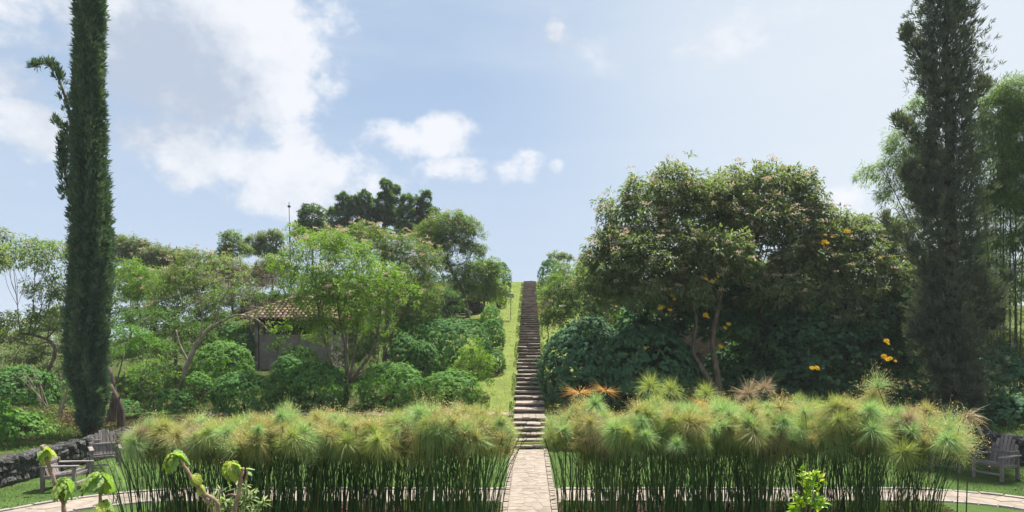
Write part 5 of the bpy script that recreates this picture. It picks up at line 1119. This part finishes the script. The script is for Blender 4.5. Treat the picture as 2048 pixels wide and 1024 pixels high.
fg_plant('leafy cut-back shrub stem at the far left, leaning left with two tufts of crinkled leaves', 3.9, [([(130, 1040), (112, 975), (92, 915), (83, 892)], .0125), ([(122, 1000), (130, 985), (129, 968)], .006)],
         rosette(92, 896, 6, .62, seed=1)+rosette(128, 958, 7, .80, seed=2))
fg_plant('short upright shrub stem topped with a ball of yellow-green crinkled leaves, second from the left', 4.0, [([(203, 1040), (201, 1000), (200, 958)], .0105)],
         rosette(200, 950, 10, .82, seed=3)+rosette(206, 1004, 4, .6, seed=4, spread=120, yaw0=-60))
fg_plant('tall curved grey shrub stem with crinkled leaves at its tip, third from the left', 4.2, [([(437, 1040), (432, 1003), (405, 984), (385, 958), (370, 935), (360, 918)], .0125), ([(425, 1040), (420, 1010), (402, 990)], .010)],
         rosette(347, 908, 9, .72, seed=5)+rosette(388, 950, 3, .5, seed=6, spread=140, yaw0=-70)+rosette(402, 972, 3, .42, seed=7, spread=140, yaw0=-70))
fg_plant('forked grey shrub stem with pale crinkled leaves, rightmost of the four foreground stems', 4.1, [([(468, 1040), (478, 985), (484, 945), (486, 937)], .0125), ([(479, 992), (462, 989), (450, 992)], .006), ([(484, 955), (470, 948)], .005), ([(488, 965), (494, 948), (493, 938)], .005)],
         rosette(462, 925, 8, .76, seed=8)+[(492, 938, .3, 20, -20, 0), (495, 944, .25, -30, 0, 0), (470, 948, .2, 180, 0, 0)])
def leafy_clump(label, name, d, twigs, mat, ll, lw, nleaf=26, tpl='leaf', upd=.5):
    x0 = twigs[0][0][0]; b = np.array([(x0-CX)*d/F, d, float(gz((x0-CX)*d/F, d))]); root = empty(name, b, label, 'shrub'); mb = MB(); P, A, N_ = [], [], []
    for pts in twigs:
        q = [PX(p[0], p[1], d+(p[2] if len(p) > 2 else 0))-b for p in pts]; c = curve([np.array([q[0][0]*.4, 0, -.05])]+q, 16); mb.tube(c, np.linspace(.010, .003, len(c)), 6)
        k = rng.uniform(len(c)*.45, len(c)-1.01, nleaf); i0 = k.astype(int); pp = c[i0]+(c[i0+1]-c[i0])*(k-i0)[:, None]; dv = randdir(nleaf); P.append(pp); A.append(norm(dv+np.array([0, 0, upd]))); N_.append(norm(np.array([0, -.4, 1])+.7*randdir(nleaf)))
    mb.build('stem', M_bark, root, True); P, A, N_ = map(np.vstack, (P, A, N_)); n = len(P)
    obj('foliage', cards_mesh('foliage', [cards(P, A, N_, ll*rng.uniform(.6, 1.2, n), lw*rng.uniform(.7, 1.2, n), tpl)], [mat]), root)
M_citrus = leaf_mat('glossy_yellow_green_leaf', [(.10, .22, .02), (.18, .32, .03), (.30, .40, .03), (.45, .42, .03)], .4, .3, spec=.5)
M_var = leaf_mat('variegated_leaf', [(.08, .16, .05), (.20, .28, .12), (.40, .42, .25), (.10, .2, .06)], .3, .5)
leafy_clump('bright yellow-green glossy shrub in front of the right papyrus bed', 'glossy_shrub', 6.6, [[(1612, 1040), (1614, 980), (1622, 935)], [(1605, 1040), (1598, 1005), (1582, 985)], [(1618, 1040), (1630, 990), (1640, 955)], [(1612, 1030), (1606, 980), (1603, 940)], [(1625, 1040), (1640, 1010), (1648, 1000)], [(1600, 1040), (1590, 1025), (1578, 1018)], [(1612, 1010), (1622, 970), (1632, 945)]], M_citrus, .085, .035, 30)
leafy_clump('small variegated shrub with narrow cream-edged leaves beside the forked stem', 'variegated_shrub', 5.2, [[(470, 1040), (450, 1000), (440, 975)], [(480, 1040), (500, 1000), (512, 975)], [(475, 1040), (478, 990), (470, 965)], [(490, 1040), (520, 1015), (528, 1000)], [(465, 1040), (435, 1010), (422, 985)], [(480, 1030), (495, 985), (492, 968)], [(475, 1040), (455, 1015), (430, 1005)]], M_var, .085, .018, 34, 'quad', -.3)

# ------------------------------------------------------------------ air
hz = MB(); hz.box((0, 210, -4.5), (850, 550, 46)); ho = hz.build('haze', None); tag(ho, 'thin pale haze in the warm air', 'haze', kind='stuff')
m, t = newmat('haze_air'); v = t.n('ShaderNodeVolumePrincipled'); v.inputs['Density'].default_value = .00045; v.inputs['Color'].default_value = (.86, .92, 1, 1)
t.nt.links.new(v.outputs[0], t.n('ShaderNodeOutputMaterial').inputs['Volume']); ho.data.materials.append(m)
print('tris', sum(len(m.loops)-2*len(m.polygons) for m in bpy.data.meshes), 'objects', len(bpy.data.objects))
